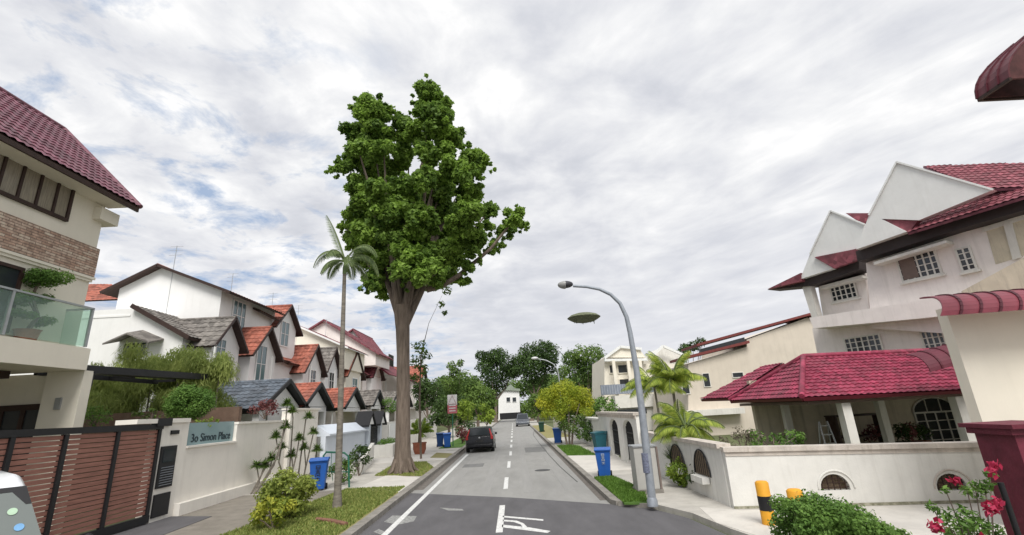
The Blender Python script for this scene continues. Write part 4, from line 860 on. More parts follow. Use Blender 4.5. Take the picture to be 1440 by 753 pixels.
# things kept in the porch
ld = thing('step_ladder', 'small metal step ladder standing in the dark porch', 'ladder', P(1165,625,y=16.2).xy.to_3d()+Z*0.1)
q = ld.location; mb = MB()
for sx_ in (-0.22, 0.22):
    mb.bar(q+Vector((sx_,-0.25,0)), q+Vector((sx_*0.6,0,1.5)), 0.04, 0.03); 
mb.build('front_frame', STEEL, ld); mb = MB()
for sx_ in (-0.22, 0.22): mb.bar(q+Vector((sx_,0.3,0)), q+Vector((sx_*0.6,0.02,1.5)), 0.03, 0.03)
mb.build('rear_frame', STEEL, ld); mb = MB()
for i in range(1, 6): mb.box((q.x-0.2+i*.015,q.y-0.25+i*.045,q.z+0.27*i),(q.x+0.2-i*.015,q.y-0.13+i*.045,q.z+0.27*i+0.03))
mb.build('step', STEEL, ld, kind='stuff')
rk = thing('storage_rack', 'dark storage rack with shelves behind the ladder in the porch', 'rack', (9.9,17.6,0.1)); mb = MB(); xq = P(1170,600,y=17.6).x
for xx in (xq, xq+1.7): mb = MB(); mb.box((xx-.03,17.27,0.1),(xx+.03,17.83,1.7)); mb.build('upright', DBROWN, rk)
for z in (0.4,0.95,1.65): mb = MB(); mb.box((xq-.05,17.25,z),(xq+1.75,17.85,z+0.05)); mb.build('shelf', DBROWN, rk)
for i, (u, m_) in enumerate(((1225,TEAL),(1262,RUBBER),(1278,MARM),(1290,TERRA))):
    q = P(u, 600, y=17.4); mb = MB(); mb.lathe([(0.2,0.1),(0.27,0.6),(0.3,0.62),(0.25,0.62),(0,0.6)], (q.x,17.4,0.1), 14)
    tk = thing('pot_plant', ['potted plant in a teal pot by the inner porch column','potted plant in a black pot, middle of the porch','potted plant in a maroon pot in the porch','potted plant in a clay pot near the arched porch window'][i], 'plant', (q.x,17.4,0.1), 'pot plants in the porch')
    mb.build('pot', m_, tk); leaves('foliage', [(np.array([q.x+random.uniform(-.15,.15),17.4,0.95+0.1*j]), 0.25) for j in range(3)], 500, 0.14, LEAF_DK if i % 2 else LEAF_RED, tk, 0.35)

# ------------------------------------------------------------------ cream neighbour wall with curved awnings
s = thing('house', 'cream plastered house wall at the right edge under a ribbed red curved awning', 'house', (11, 9.5, 0))
mb = MB(); mb.box((8.5,9.0,0),(17,9.22,3.95)); mb.build('wall', CREAM, s)
def ribbed_awning(name, p, q, out_, drop, m_, n=14, label=None, parent=None, rib=True, lean_=0.12, prof=None, **k):
    """curved ribbed sheet; p to q is the upper edge on the wall, it bulges out and down"""
    p, q = Vector(p), Vector(q); mb = MB(); out_ = Vector(out_); d = (q-p)/n; K = 9 if prof is None else len(prof)-1
    prof = prof or [(math.sin(i/K*math.pi/2), 1-math.cos(i/K*math.pi/2)) for i in range(K+1)]
    for j in range(n):
        a = p + d*j
        for i in range(K):
            (o0, z0), (o1, z1) = prof[i], prof[i+1]; s0, s1 = d*(-lean_*8*z0), d*(-lean_*8*z1)
            w0, w1, w2, w3 = a+out_*o0-Z*drop*z0+s0, a+d*0.86+out_*o0-Z*drop*z0+s0, a+d*0.86+out_*o1-Z*drop*z1+s1, a+out_*o1-Z*drop*z1+s1
            up = (out_.normalized()*o1+Z*(1-z1)).normalized()*0.012
            mb.add([w0+up,w1+up,w2+up,w3+up,w0-up,w1-up,w2-up,w3-up], [(0,1,2,3),(7,6,5,4),(0,4,5,1),(2,6,7,3),(1,5,6,2),(3,7,4,0)])
            v_ = 0.035; b0, b1 = w1, w2; e = d*0.14; u2 = up.normalized()*v_
            if rib: mb.add([b0+u2,b0+e+u2,b1+e+u2,b1+u2,b0,b0+e,b1+e,b1], [(0,1,2,3),(7,6,5,4),(0,4,5,1),(2,6,7,3),(1,5,6,2),(3,7,4,0)], 1)
    return mb.build(name, [m_, mat('awning_rib', (0.09,0.015,0.025), 0.5)], parent, label)
AWN = mat('awning_crimson', (0.24, 0.045, 0.065), 0.45, 0.12, 3, spec=0.4)
ribbed_awning('awning', P(1293,420,y=9.0), P(1293,420,y=9.0)+Vector((7,-0.25,0.1)), (0,-0.7,0), 0.46, AWN, 20, parent=s)
a_ = P(1276,505,y=13.2); b2 = P(1352,485,y=13.2)
ribbed_awning('awning', a_+Z*0.1, a_+Z*0.1+(b2-a_)*1.6, (0,-0.6,0), 0.5, mat('awning_dark_red', (0.13,0.03,0.045), 0.6), 7, parent=s, label='darker small curved awning over the porch roof', lean_=0)  # base colour is a darker red than the larger awning
s2 = thing('awning', 'curved maroon ribbed awning end high at the top right edge', 'awning', (8.5, 6.0, 6))
q = P(1440, 62, y=6.2); q2 = P(1379, 137, y=6.2)
TT = q2.z + (q.z-q2.z)*1.02
ribbed_awning('canopy_sheet', Vector((8.4,5.75,TT)), Vector((8.4,6.25,TT)), (q2.x-8.4,0,0), TT-q2.z, prof=[(0,0),(.3,.2),(.6,.42),(.8,.6),(.91,.74),(.97,.86),(1,1)], m_= mat('awning_maroon', (0.13,0.035,0.045), 0.5, 0.2, 4), n=3, parent=s2, lean_=0)
mb = MB(); mb.box((8.42,2.9,0),(8.7,6.0,TT-0.05)); mb.build('wall', CREAM, s2)
pe = [(0,0),(.3,.2),(.6,.42),(.8,.6),(.91,.74),(.97,.86),(1,1)]
mb = MB(); mb.slab([(8.4+(q2.x-8.4)*a*0.995, 5.76, TT-(TT-q2.z)*b-0.012) for a, b in pe]+[(8.4, 5.76, q2.z)], (0,0.03,0)); mb.slab([(8.4+(q2.x-8.4)*a*0.995, 6.2, TT-(TT-q2.z)*b-0.012) for a, b in pe]+[(8.4, 6.2, q2.z)], (0,0.02,0))
mb.build('end_panel', mat('awning_end', (0.11,0.04,0.04), 0.6, 0.25, 6), s2)
mb = MB(); mb.bar((q2.x,6.24,q2.z-0.02),(8.4,6.24,q2.z-0.02),0.04,0.05); mb.bar((q2.x,5.75,q2.z-0.02),(q2.x,6.24,q2.z-0.02),0.04,0.05); mb.build('frame', DBROWN, s2)
# maroon post and gate
mp_ = thing('gate_post', 'maroon gate post with projecting cap at the right edge in front of the cream wall', 'post', (6.0, 6.1, 0))
tL = P(1378, 600, y=6.2); mb = MB(); mb.box((tL.x+0.09,5.9,0),(tL.x+0.62,6.4,tL.z-0.02)); mb.build('shaft', MARPOST, mp_)
mb = MB(); mb.box((tL.x,5.8,tL.z-0.019),(tL.x+0.72,6.5,tL.z+0.03)); mb.box((tL.x+0.03,5.86,tL.z-0.09),(tL.x+0.68,6.44,tL.z-0.0195)); mb.build('cap', MARPOST, mp_)
gt = thing('metal_gate', 'maroon metal gate panel joined to the post at the right edge', 'gate', (7, 6.15, 0)); mb = MB(); mb.box((tL.x+0.63,6.1,0.2),(9.5,6.16,tL.z-0.1)); mb.build('panel', MARM, gt)
mb = MB()
for i in range(8): mb.box((tL.x+0.75+i*0.22,6.05,0.25),(tL.x+0.8+i*0.22,6.099,tL.z-0.15))
mb.build('rib', MARM, gt, kind='stuff')
q = P(1388, 720, y=6.0); mb = MB(); mb.tube([(q.x,5.7,0),(q.x-0.02,5.7,q.z+0.35)], 0.03, 8); tag(mb.build('metal_pole', BLACK), 'thin black pole behind the red flowers near the maroon post', 'pole')

# ------------------------------------------------------------------ houses further along on the right
h3 = thing('house', 'cream two storey house with long sloping red brown roof edge beyond the crimson porch', 'house', (18, 36, 0))
mb = MB(); y_ = 36.0
pts = [P(968,640,y=y_), P(968,512,y=y_), P(1050,488,y=y_), P(1050,478,y=y_), P(1135,447,y=y_), P(1210,470,y=y_), P(1210,640,y=y_)]
mb.slab(pts, (0,9,0)); mb.build('wall', mat('paint_tan', (0.66,0.59,0.5), 0.85, 0.05, 1, stain=0.15), h3)
def strip(a, b, th, dy0, dy1, m_, nm):
    mb = MB(); A, B = P(*a, y=y_), P(*b, y=y_); d = (B-A).normalized(); mb.slab([A, B, B+Z*th, A+Z*th], (0,dy1,0)); mb.v = [(v[0], v[1]+dy0, v[2]) for v in mb.v]; mb.build(nm, m_, h3)
RB = mat('roof_edge_red_brown', (0.2,0.05,0.045), 0.6, 0.15, 4)
strip((957,507),(1050,484), 0.2, -0.5, 3.0, RB, 'lower_roof'); strip((978,488),(1135,445), 0.18, -0.4, 3.5, RB, 'upper_roof'); strip((1135,445),(1215,468), 0.18, -0.4, 3.5, RB, 'upper_roof')
mb = MB(); A, B = P(985,497,y=y_-.3), P(1048,481,y=y_-.3); mb.slab([A,B,B+Z*0.35,A+Z*0.3], (0,0.28,0)); mb.build('clerestory', GLASS_D, h3)
for (a, b, c) in (((990,545),(1000,543),(988,525)),((960,555),(971,554),(960,537)),((1030,532),(1046,530),(1030,524))):
    A, B, Cc = P(*a, y=y_-0.01), P(*b, y=y_-0.01), P(*c, y=y_-0.01); window(h3, A, X, Z, -Y, (B-A).x, (Cc-A).z, 1, 1, WHITE_W, GLASS_D, 0.05, 0.05)
mb = MB(); A = P(965,578,y=35.2); mb.box((A.x,35.2,A.z-0.4),(A.x+4.2,35.99,A.z)); mb.build('balcony', WHITE_W, h3)
h4 = thing('house', 'cream house with pediment, dark openings and grey blue balcony beyond the near lamp post', 'house', (13, 50, 0))
yq = 50.0
def q4(px_, py_, y=yq): return P(px_, py_, y=y)
mb = MB(); mb.slab([q4(850,620), q4(850,503), q4(905,503), q4(905,512), q4(968,512), q4(968,620)], (0,8,0)); mb.build('wall', CREAM, h4)
mb = MB(); mb.slab([q4(852,503,49.6), q4(872,489,49.6), q4(900,492,49.6), q4(908,503,49.6)], (0,9,0)); mb.build('pediment', CREAM, h4)
mb = MB(); mb.bar(q4(850,504,49.5), q4(872,488,49.5), 0.3, 0.25); mb.bar(q4(872,488,49.5), q4(902,491,49.5), 0.3, 0.25); mb.bar(q4(850,507,49.5), q4(910,506,49.5), 0.4, 0.25); mb.bar(q4(918,500,49.5), q4(932,487,49.5), 0.3, 0.25); mb.bar(q4(932,487,49.5), q4(962,500,49.5), 0.3, 0.25); mb.build('roof_edge', GREYW, h4)
mb = MB(); mb.slab([q4(918,512,50.5), q4(918,500,50.5), q4(932,488,50.5), q4(962,500,50.5), q4(962,512,50.5)], (0,5,0)); mb.build('side_gable', WHITE_W, h4)
for a, b, c in (((869,526),(884,526),(869,513)), ((857,526),(864,526),(857,513)), ((871,544),(886,544),(871,533)), ((932,556),(940,556),(932,540)), ((961,556),(970,556),(961,540)), ((893,527),(903,527),(893,514))):
    A, B, Cc = q4(*a, 49.98), q4(*b, 49.98), q4(*c, 49.98); window(h4, A, X, Z, -Y, (B-A).x, (Cc-A).z, 1, 1, CREAM, GLASS_D, 0.08, 0.08)
for px_ in (867, 888, 905): A = q4(px_, 545, 48.8); mb = MB(); mb.box((A.x-.15,48.8,0),(A.x+.15,49.1,q4(px_,507,48.8).z)); mb.build('column', CREAM, h4)
mb = MB(); A, B = q4(846,556,48), q4(933,556,48); mb.box((A.x,48,A.z),(B.x,48.2,A.z+0.95)); 
mb.build('balcony_front', mat('balcony_grey_blue', (0.22,0.25,0.3), 0.6, 0.1, 3), h4)
mb = MB()
for i in range(24): xx = A.x+0.1+i*(B.x-A.x-0.2)/23; mb.box((xx-.04,47.95,A.z+.05),(xx+.04,47.999,A.z+0.9))
mb.build('balcony_slats', mat('balcony_slat', (0.3,0.33,0.38), 0.6), h4, kind='stuff')
mb = MB(); A, B = q4(866,570,46), q4(985,572,46); mb.box((A.x,46,A.z-0.3),(B.x,47.9,A.z+0.85)); mb.box((A.x+.2,46.3,0),(B.x,47.8,A.z-0.31)); mb.build('front_extension', WHITE_W, h4)
mb = MB(); A, B = q4(868,584,45.98), q4(910,584,45.98); mb.box((A.x,45.9,A.z),(B.x,45.99,A.z+0.45)); mb.build('dark_opening', GLASS_D, h4)
h5 = thing('house', 'small distant white house with green grey roof closing the end of the road', 'house', (-1, 150, 0))
def q5(px_, py_, y=150): return P(px_, py_, y=y)
mb = MB(); mb.slab([q5(701,592), q5(701,556), q5(708,548), q5(730,549), q5(732,592)], (0,10,0)); mb.build('wall', WHITE, h5)
mb = MB(); mb.slab([q5(699,556,149.4), q5(709,545,149.4), q5(731,547,149.4), q5(732,550,149.4), q5(709,549,149.4)], (0,11,0)); mb.slab([q5(711,546),q5(718,541),q5(724,546)], (0,6,0)); mb.build('roof', mat('roof_sage', (0.3,0.34,0.28), 0.8), h5)
for px_ in (712, 720.5): A = q5(px_, 566, 149.95); B = q5(px_+6, 566, 149.95); window(h5, A, X, Z, -Y, (B-A).x, 1.5, 1, 1, WHITE, GLASS_D, 0.1, 0.1)
mb = MB(); A, B = q5(703,591,146), q5(734,591,146); mb.box((A.x,146,0),(B.x,146.3,1.8)); tag(mb.build('fence', BLACK), 'dark fence in front of the distant white house', 'fence')

# ================================================================== STREET FURNITURE
lp = thing('street_lamp', 'tall grey street lamp post with curved arm in front of the grey cabinet', 'street lamp', P(918,712,z=0.1))
pts = [(918,712),(911,650),(903.5,585),(895,520),(886,468),(881,446),(872,427),(859,414.5),(843,407),(825,403.5),(806,402.5)]
yl = lp.location.y; pp = [P(a, b, y=yl) for a, b in pts]
mb = MB(); mb.tube(pp, [0.1,0.098,0.09,0.078,0.065,0.058,0.052,0.047,0.043,0.04,0.037], 12); mb.lathe([(0.13,0),(0.13,0.12),(0.1,0.2)], lp.location, 14); mb.build('pole', GALV, lp)
mb = MB(); mb.lathe([(0.105,0.75),(0.103,1.2)], lp.location+Vector((-.02,0,0)), 14); mb.build('number_sticker', mat('sticker_blue_grey', (0.2,0.22,0.3), 0.6, 0.3, 30), lp)
hc = (P(784,400,y=yl)+P(806,401,y=yl))/2; L2 = (P(806,401,y=yl)-P(784,400,y=yl)).length/2
def ellip(mb, c, rx, ry, rz, x0=-1, x1=1, n=12, seg=14, mi=0, flat=1):
    rings = []
    for i in range(n+1):
        t_ = x0 + (x1-x0)*i/n; r_ = math.sqrt(max(0.0004, 1-t_*t_)); rings.append([Vector(c)+Vector((rx*t_, ry*r_*math.cos(2*math.pi*k/seg), rz*r_*math.sin(2*math.pi*k/seg)*(flat if math.sin(2*math.pi*k/seg) < 0 else 1))) for k in range(seg)])
    mb.tube_raw(rings, mi)
mb = MB(); ellip(mb, hc, L2, 0.14, 0.1, 0.0, 1); mb.build('lamp_housing', mat('lamp_housing', (0.06,0.06,0.07), 0.5), lp)
mb = MB(); ellip(mb, hc, L2, 0.138, 0.1, -1, -0.01, flat=1.2); mb.build('lamp_bowl', mat('lamp_bowl_grey', (0.35,0.35,0.34), 0.3), lp)
lf = thing('street_lamp', 'distant street lamp with thin pale arm over the yellow mounded tree', 'street lamp', P(789,602,y=60).xy.to_3d())
yl2 = 60; mb = MB(); mb.tube([P(a, b, y=yl2) for a, b in ((790,600),(788,545),(784,520),(778,512),(768,507),(757,505))], [0.1,0.08,0.07,0.06,0.06,0.05], 8); mb.build('pole', STEEL, lf)
mb = MB(); ellip(mb, P(752,504,y=yl2), 0.45, 0.2, 0.18); mb.build('lamp_head', mat('lamp_bowl_pale', (0.6,0.6,0.6), 0.3), lf)
cb = thing('electrical_cabinet', 'pale grey upright utility cabinet behind the near lamp post', 'cabinet', (3.6,14.2,0.1))
A, B = P(899,700,y=14.2), P(928,700,y=14.2); zt = P(905,629,y=14.2).z
mb = MB(); mb.box((A.x,14.2,0.2),(B.x+0.05,14.75,zt)); mb.build('body', mat('cabinet_grey', (0.45,0.44,0.41), 0.6, 0.06, 3, stain=0.2), cb, bevel=0.01)
mb = MB(); mb.box((A.x-0.02,14.17,zt+.001),(B.x+0.08,14.79,zt+0.04)); mb.build('top', STEEL, cb)
mb = MB(); mb.box((B.x+0.051,14.16,0.2),(B.x+0.1,14.8,zt)); mb.build('side_strip', mat('cabinet_side_brown', (0.2,0.16,0.14), 0.8), cb)  # strip on the right side, coloured darker than the body
mb = MB(); mb.box((A.x-.02,14.15,0.1),(B.x+0.12,14.82,0.199)); mb.build('base', CONC_K, cb)

# UFO-like disc over the road (see the photograph)
sc_ = thing('floating_disc', 'greenish shallow disc with ragged underside hanging in the sky below the lamp arm', 'disc', P(821,447,y=14.0))
c = sc_.location; LD = mat('disc_olive', (0.2,0.22,0.13), 0.8, 0.3, 18, c2=(0.08,0.09,0.06)); mb = MB(); rx = 0.5
mb.lathe([(0.02,0.13),(0.25,0.12),(0.4,0.075),(rx,0.0),(0.43,-0.05),(0.32,-0.11),(0.12,-0.15),(0.01,-0.16)], c, 28); mb.build('body', LD, sc_)
mb = MB()
for i in range(14):
    a = random.uniform(0, 6.28); r_ = random.uniform(0.05, 0.36); q = c+Vector((r_*math.cos(a), r_*math.sin(a), -0.1)); mb.tube([q, q+Vector((0.01,0,-random.uniform(.04,.11)))], [0.02,0.004], 5)
mb.build('hanging_tufts', LD, sc_, kind='stuff')
mb = MB(); 
for dx in (-0.07, 0.02): mb.tube([c+Vector((dx,0,0.08)), c+Vector((dx-0.02,0,0.16))], 0.006, 5)
mb.build('stub', LD, sc_, kind='stuff')

# bins
def make_bin(m_, label, loc, rz, hgt_=1.06, name='wheelie_bin', group='wheeled rubbish bins'):
    t = thing(name, label, 'bin', (0,0,0), group); k = hgt_/1.06
    mb = MB(); w0, d0, w1, d1 = 0.21, 0.2, 0.28, 0.29
    r0 = [(-w0,-d0),(w0,-d0),(w0,d0),(-w0,d0)]; r1 = [(-w1,-d1),(w1,-d1),(w1,d1),(-w1,d1)]
    mb.add([(x*k,y*k,0.05*k) for x, y in r0]+[(x*k,y*k,0.93*k) for x, y in r1], [(3,2,1,0),(4,5,6,7),(0,1,5,4),(1,2,6,5),(2,3,7,6),(3,0,4,7)])
    mb.box((-0.3*k,-0.31*k,0.9*k),(0.3*k,0.31*k,0.945*k)); mb.build('body', m_, t, bevel=0.02)
    mb = MB(); mb.slab([(-0.31*k,-0.34*k,0.95*k),(-0.31*k,0.33*k,0.97*k),(-0.31*k,0.33*k,1.03*k),(-0.31*k,0.0,1.06*k),(-0.31*k,-0.34*k,0.99*k)], (0.62*k,0,0)); mb.tube([(-0.25*k,0.38*k,0.98*k),(0.25*k,0.38*k,0.98*k)], 0.02, 8); mb.build('lid', m_, t, bevel=0.02)
    for s_ in (-1,1): mb = MB(); mb.tube([(s_*0.2*k,0.22*k,0.1*k),(s_*0.27*k,0.22*k,0.1*k)], 0.1*k, 14); mb.build('wheel', RUBBER, t)
    t.location = loc; t.rotation_euler = (0,0,rz); return t
def glyphs(parent, m_, rows=4, s=0.075, z0=0.33, x0=0.0, y=-0.285):
    """block characters printed down the bin's front"""
    mb = MB(); forms = [[(0,0,1,.14),(0,.86,1,1),(0,0,.16,1),(.84,0,1,1),(0,.43,1,.57)], [(.42,0,.58,1),(0,.8,1,.94),(0,.4,1,.54),(.1,0,.9,.13)], [(0,0,.16,.9),(.84,0,1,.9),(0,.86,1,1),(.3,.3,.7,.6)], [(.42,0,.58,1),(0,.6,1,.75),(0,0,.3,.14),(.7,0,1,.14)]]
    for r_ in range(rows):
        for a, b, c_, d_ in forms[r_ % 4]:
            z = z0+(rows-1-r_)*s*1.7; yy = y-0.012+0.1*(0.9-z)
            mb.box((x0-s+a*2*s, yy-0.004, z+b*s*1.4),(x0-s+c_*2*s, yy+0.01, z+d_*s*1.4))
    k_ = 1.06; o = mb.build('printed_characters', m_); o.parent = parent; o.scale = (k_, k_, k_); return o
bn = make_bin(BLUE, 'blue wheelie bin with black printed characters on the left verge beside the palm', P(447,690,z=0.1), R(14), 1.12); 
glyphs(bn, BLACK)
bn2 = make_bin(BLUE, 'blue wheelie bin with white characters on the right grass near the lamp post', P(851,671,z=0.1), R(-12), 0.98); glyphs(bn2, mat('bin_print_white', (0.45,0.52,0.62), 0.6), s=0.05, z0=0.42)
make_bin(BLUE, 'blue wheelie bin left of the parked black car', P(629,630,z=0.1), R(8))
make_bin(mat('bin_navy', (0.015,0.05,0.16), 0.5), 'dark navy bin half hidden behind the blue bin near the black car', P(619,629,z=0.1), R(8))
make_bin(BLUE, 'blue wheelie bin on the right verge beneath the yellow mounded tree', P(785,624,z=0.1), R(-10))
make_bin(mat('bin_dark_green', (0.02,0.06,0.04), 0.5), 'small dark green bin far down the right verge', P(762,608,z=0.1), R(-10))
make_bin(TEAL, 'tall teal bin by the arched iron gate wall', P(845,640,z=0.1), R(-80), 1.15)

# bollards
def bollard(loc, label, hgt_=0.78):
    t = thing('bollard', label, 'bollard', loc, 'yellow and black bollards'); p = Vector(loc)
    mb = MB(); r_ = 0.125; mb.lathe([(r_,0.0),(r_,hgt_-0.03),(r_-0.03,hgt_),(0.001,hgt_+0.01)], p, 20); mb.build('post', YEL, t)
    mb = MB(); mb.lathe([(r_+0.003,hgt_*0.33),(r_+0.003,hgt_*0.66)], p, 20); mb.build('black_band', BLACK, t)
bollard(P(1082,738,z=0.1), 'yellow bollard with one black band standing in front of the white corner wall')
q = P(1128,712,y=8.6); bollard((q.x,8.75,0.1), 'yellow bollard mostly buried in the hedge at the right', 0.86)

# green bicycle-stand like frame by the left bin
fr = thing('bicycle_stand', 'green tubular stand in weeds right of the left blue bin', 'stand', P(470,688,z=0.1))
yf = P(470,688,z=0.1).y+0.2; A = [P(454,690,y=yf), P(455,641,y=yf), P(459,636,y=yf), P(484,637,y=yf), P(490,642,y=yf), P(491,686,y=yf)]; A[0].z = 0.1; A[-1].z = 0.1
mb = MB(); mb.tube(A, 0.035, 8); mb.build('hoop', GREENP, fr)
mb = MB(); mb.bar((A[1]+A[0])/2, (A[5]+A[4])/2, 0.03); 
for f_ in (0.3, 0.7): c_ = A[2].lerp(A[3], f_); mb.tube([c_, c_-Z*0.5, c_-Z*1.0+X*0.1], 0.012, 6)
mb.build('crossbar', GREENP, fr)

# sign on a pole
sp = thing('road_sign', 'red and white sign on a green pole near the pair of bins', 'sign', P(636,615,y=38).xy.to_3d())
A, B = P(629.5,582,y=38), P(642.5,555,y=38); xc = (A.x+B.x)/2
mb = MB(); mb.tube([(xc,38.05,0.1),(xc,38.05,B.z)], 0.04, 8); mb.build('pole', GREENP, sp)
mb = MB(); zm = A.z+(B.z-A.z)*0.45; mb.box((A.x,37.98,A.z),(B.x,38.0,zm)); mb.build('red_plate', mat('sign_red', (0.42,0.12,0.14), 0.6), sp)
mb = MB(); mb.box((A.x,37.98,zm+0.01),(B.x,38.0,B.z)); up_ = mb.build('white_plate', mat('sign_white', (0.6,0.58,0.58), 0.5), sp)
mb = MB(); hh = B.z-zm; tri = [Vector((A.x+.05,37.975,zm+.08)), Vector((B.x-.05,37.975,zm+.08)), Vector((xc,37.975,B.z-.06))]
for i in range(3): mb.bar(tri[i], tri[(i+1) % 3], 0.07, 0.004, up=Z if i == 0 else X)
mb.build('triangle_symbol', mat('sign_symbol', (0.35,0.06,0.08), 0.5), up_)
mb = MB(); 
for i in range(3): mb.box((A.x+.12,37.972,A.z+.15+i*.2),(B.x-.12,37.979,A.z+.22+i*.2))
mb.build('white_bars', mat('sign_white', (0.6,0.58,0.58)), sp)

# ------------------------------------------------------------------ vehicles
def rear_car(name, label, loc, rz, body, Wd=1.75, Ln=4.3, Hh=1.5, suv=False):
    t = thing(name, label, 'car', (0,0,0)); hw = Wd/2
    prof = [(-Ln/2,0.35),(-Ln/2-0.03,0.62),(-Ln/2+0.03,0.98),(-Ln/2+0.3,1.02),(Ln/2-1.3,0.98),(Ln/2-0.2,0.8),(Ln/2,0.6),(Ln/2-0.02,0.3),(Ln/2-0.4,0.24),(-Ln/2+0.3,0.24)]
    mb = MB(); n = len(prof); rings = []
    for xx, sh in ((-hw,0.93),(-hw*0.93,1.0),(hw*0.93,1.0),(hw,0.93)): rings.append([Vector((xx, y*sh if abs(y) > 1 else y, 0.62+(z-0.62)*(0.9 if sh < 1 else 1))) for y, z in prof])
    mb.tube_raw(rings, 0, True); mb.build('body', body, t, bevel=0.03)
    cp_ = [(-Ln/2+0.12,0.98),(-Ln/2+0.5,Hh-0.03),(-0.3,Hh),(0.35,Hh-0.04),(1.15,0.97)]
    mb = MB(); bw, tw = hw*0.93, hw*0.74; lo_, hi_ = [], []
    def wv(z): return bw + (tw-bw)*(z-0.97)/(Hh-0.97)
    mb.tube_raw([[Vector((s_*wv(z), y, z)) for y, z in cp_] for s_ in (-1,1)], 0, False); mb.build('cabin', body, t, bevel=0.03)
    (ya_, za_), (yb_, zb_) = cp_[0], cp_[1]; nn = Vector((0,-(zb_-za_),(yb_-ya_))).normalized()
    if nn.y > 0: nn = -nn
    def on(f, u): y = ya_+(yb_-ya_)*f; z = za_+(zb_-za_)*f; return Vector((u*wv(z), y, z))
    mb = MB(); mb.slab([on(.12,-.84)+nn*.012, on(.12,.84)+nn*.012, on(.88,.84)+nn*.012, on(.88,-.84)+nn*.012], nn*0.006); mb.build('rear_window', GLASS_D, t)
    (yc_, zc_), (yd_, zd_) = cp_[3], cp_[4]; nf = Vector((0,zc_-zd_,yd_-yc_)).normalized()
    def of(f, u): y = yd_+(yc_-yd_)*f; z = zd_+(zc_-zd_)*f; return Vector((u*wv(z), y, z))
    mb = MB(); mb.slab([of(.08,-.88)+nf*.012, of(.08,.88)+nf*.012, of(.92,.88)+nf*.012, of(.92,-.88)+nf*.012], nf*0.006); mb.build('windscreen', GLASS_D, t)
    for s_ in (-1,1):
        mb = MB(); zz0, zz1 = 1.02, Hh-0.1; mb.slab([(s_*(wv(zz0)+.006),-1.5,zz0),(s_*(wv(zz0)+.006),0.85,zz0),(s_*(wv(zz1)+.006),0.25,zz1),(s_*(wv(zz1)+.006),-1.3,zz1)], (s_*0.006,0,0)); mb.build('side_window', GLASS_D, t)
        mb = MB(); mb.box((s_*hw*0.8,-Ln/2-0.045,0.8),(s_*hw*0.97,-Ln/2+0.12,1.02)); mb.slab([(s_*bw*0.86,-Ln/2+0.08,1.02),(s_*bw*0.99,-Ln/2+0.08,1.02),(s_*tw*1.02,-Ln/2+0.36,Hh-0.12),(s_*tw*0.92,-Ln/2+0.36,Hh-0.12)], (0,-0.04,0.0)); mb.build('tail_lamp', REDL, t, bevel=0.01)
        mb = MB(); mb.box((s_*hw*0.7,Ln/2-0.2,0.6),(s_*hw*0.95,Ln/2-0.02,0.74)); mb.build('headlight', STEEL, t)
        mb = MB(); ellip(mb, (s_*(hw+0.08),0.75,1.02), 0.1, 0.06, 0.08); mb.build('mirror', body, t)
        for yy in (-Ln/2+0.8, Ln/2-0.85):
            wt = MB(); cx_ = s_*(hw-0.1); wt.tube([(cx_-0.11,yy,0.31),(cx_+0.115,yy,0.31)], 0.31, 22); wo = wt.build('wheel', RUBBER, t)
            mb = MB(); mb.tube([(cx_+s_*0.1,yy,0.31),(cx_+s_*0.125,yy,0.31)], 0.19, 16); mb.build('rim', STEEL, wo)
    mb = MB(); mb.box((-0.26,-Ln/2-0.06,0.66),(0.26,-Ln/2-0.03,0.78)); mb.build('number_plate', mat('plate_black', (0.03,0.03,0.03), 0.5), t)
    mb = MB(); mb.box((-hw*0.9,-Ln/2-0.07,0.36),(hw*0.9,-Ln/2+0.1,0.52)); mb.build('bumper', body, t, bevel=0.03)
    mb = MB(); ellip(mb, (0,-Ln/2-0.03,0.9), 0.07, 0.02, 0.05); mb.build('badge', STEEL, t)
    t.location = loc; t.rotation_euler = (0,0,rz); return t
q = P(674,637,z=0); rear_car('parked_car', 'black hatchback parked facing away at the left kerb', (q.x+0.02, q.y+2.1, 0), R(0.5), CARBLK, 1.82, 4.3, 1.55)
q = P(736,600,z=0); rear_car('parked_car', 'distant silver grey car parked on the right of the road', (q.x, q.y+2.2, 0), R(178), CARSIL, 2.1, 4.6, 1.9)

# white van at the photo's lower left corner, nose towards the camera
v = thing('parked_van', 'white van at the lower left corner with round stickers on its windscreen', 'van', (0, 0, 0))
W2 = 0.98; prf = [(-0.95,0.35),(-1.0,0.9),(-0.75,1.18),(-0.6,1.22),(0.0,2.04),(0.3,2.17),(2.3,2.15),(2.6,0.35)]
def vx(z): return 0.0 if z < 1.2 else (z-1.2)*0.33
mb = MB(); rings = []
for s_, sh in ((-1,0.08),(-0.88,0.0),(0.88,0.0),(1,0.08)):
    rings.append([Vector(((W2-vx(z))*s_, y+(sh if y < 1 else -sh), z-(sh if z > 1 else -sh))) for y, z in prf])
mb.tube_raw(rings, 0, True); mb.build('body', CARWH, v, bevel=0.05)
wa, wb = Vector((0,-0.58,1.245)), Vector((0,-0.02,2.02)); nv = Vector((0,-(wb.z-wa.z),(wb.y-wa.y))).normalized()
def wp(f, u):
    q = wa.lerp(wb, f); return Vector((u*(W2-vx(q.z)-0.05), q.y, q.z))+nv*0.012
mb = MB(); mb.slab([wp(0,-1),wp(0,1),wp(1,1),wp(1,-1)], nv*0.008); f = mb.build('windscreen', glassm('windscreen_glass', (0.16,0.18,0.17), 0.1), v)
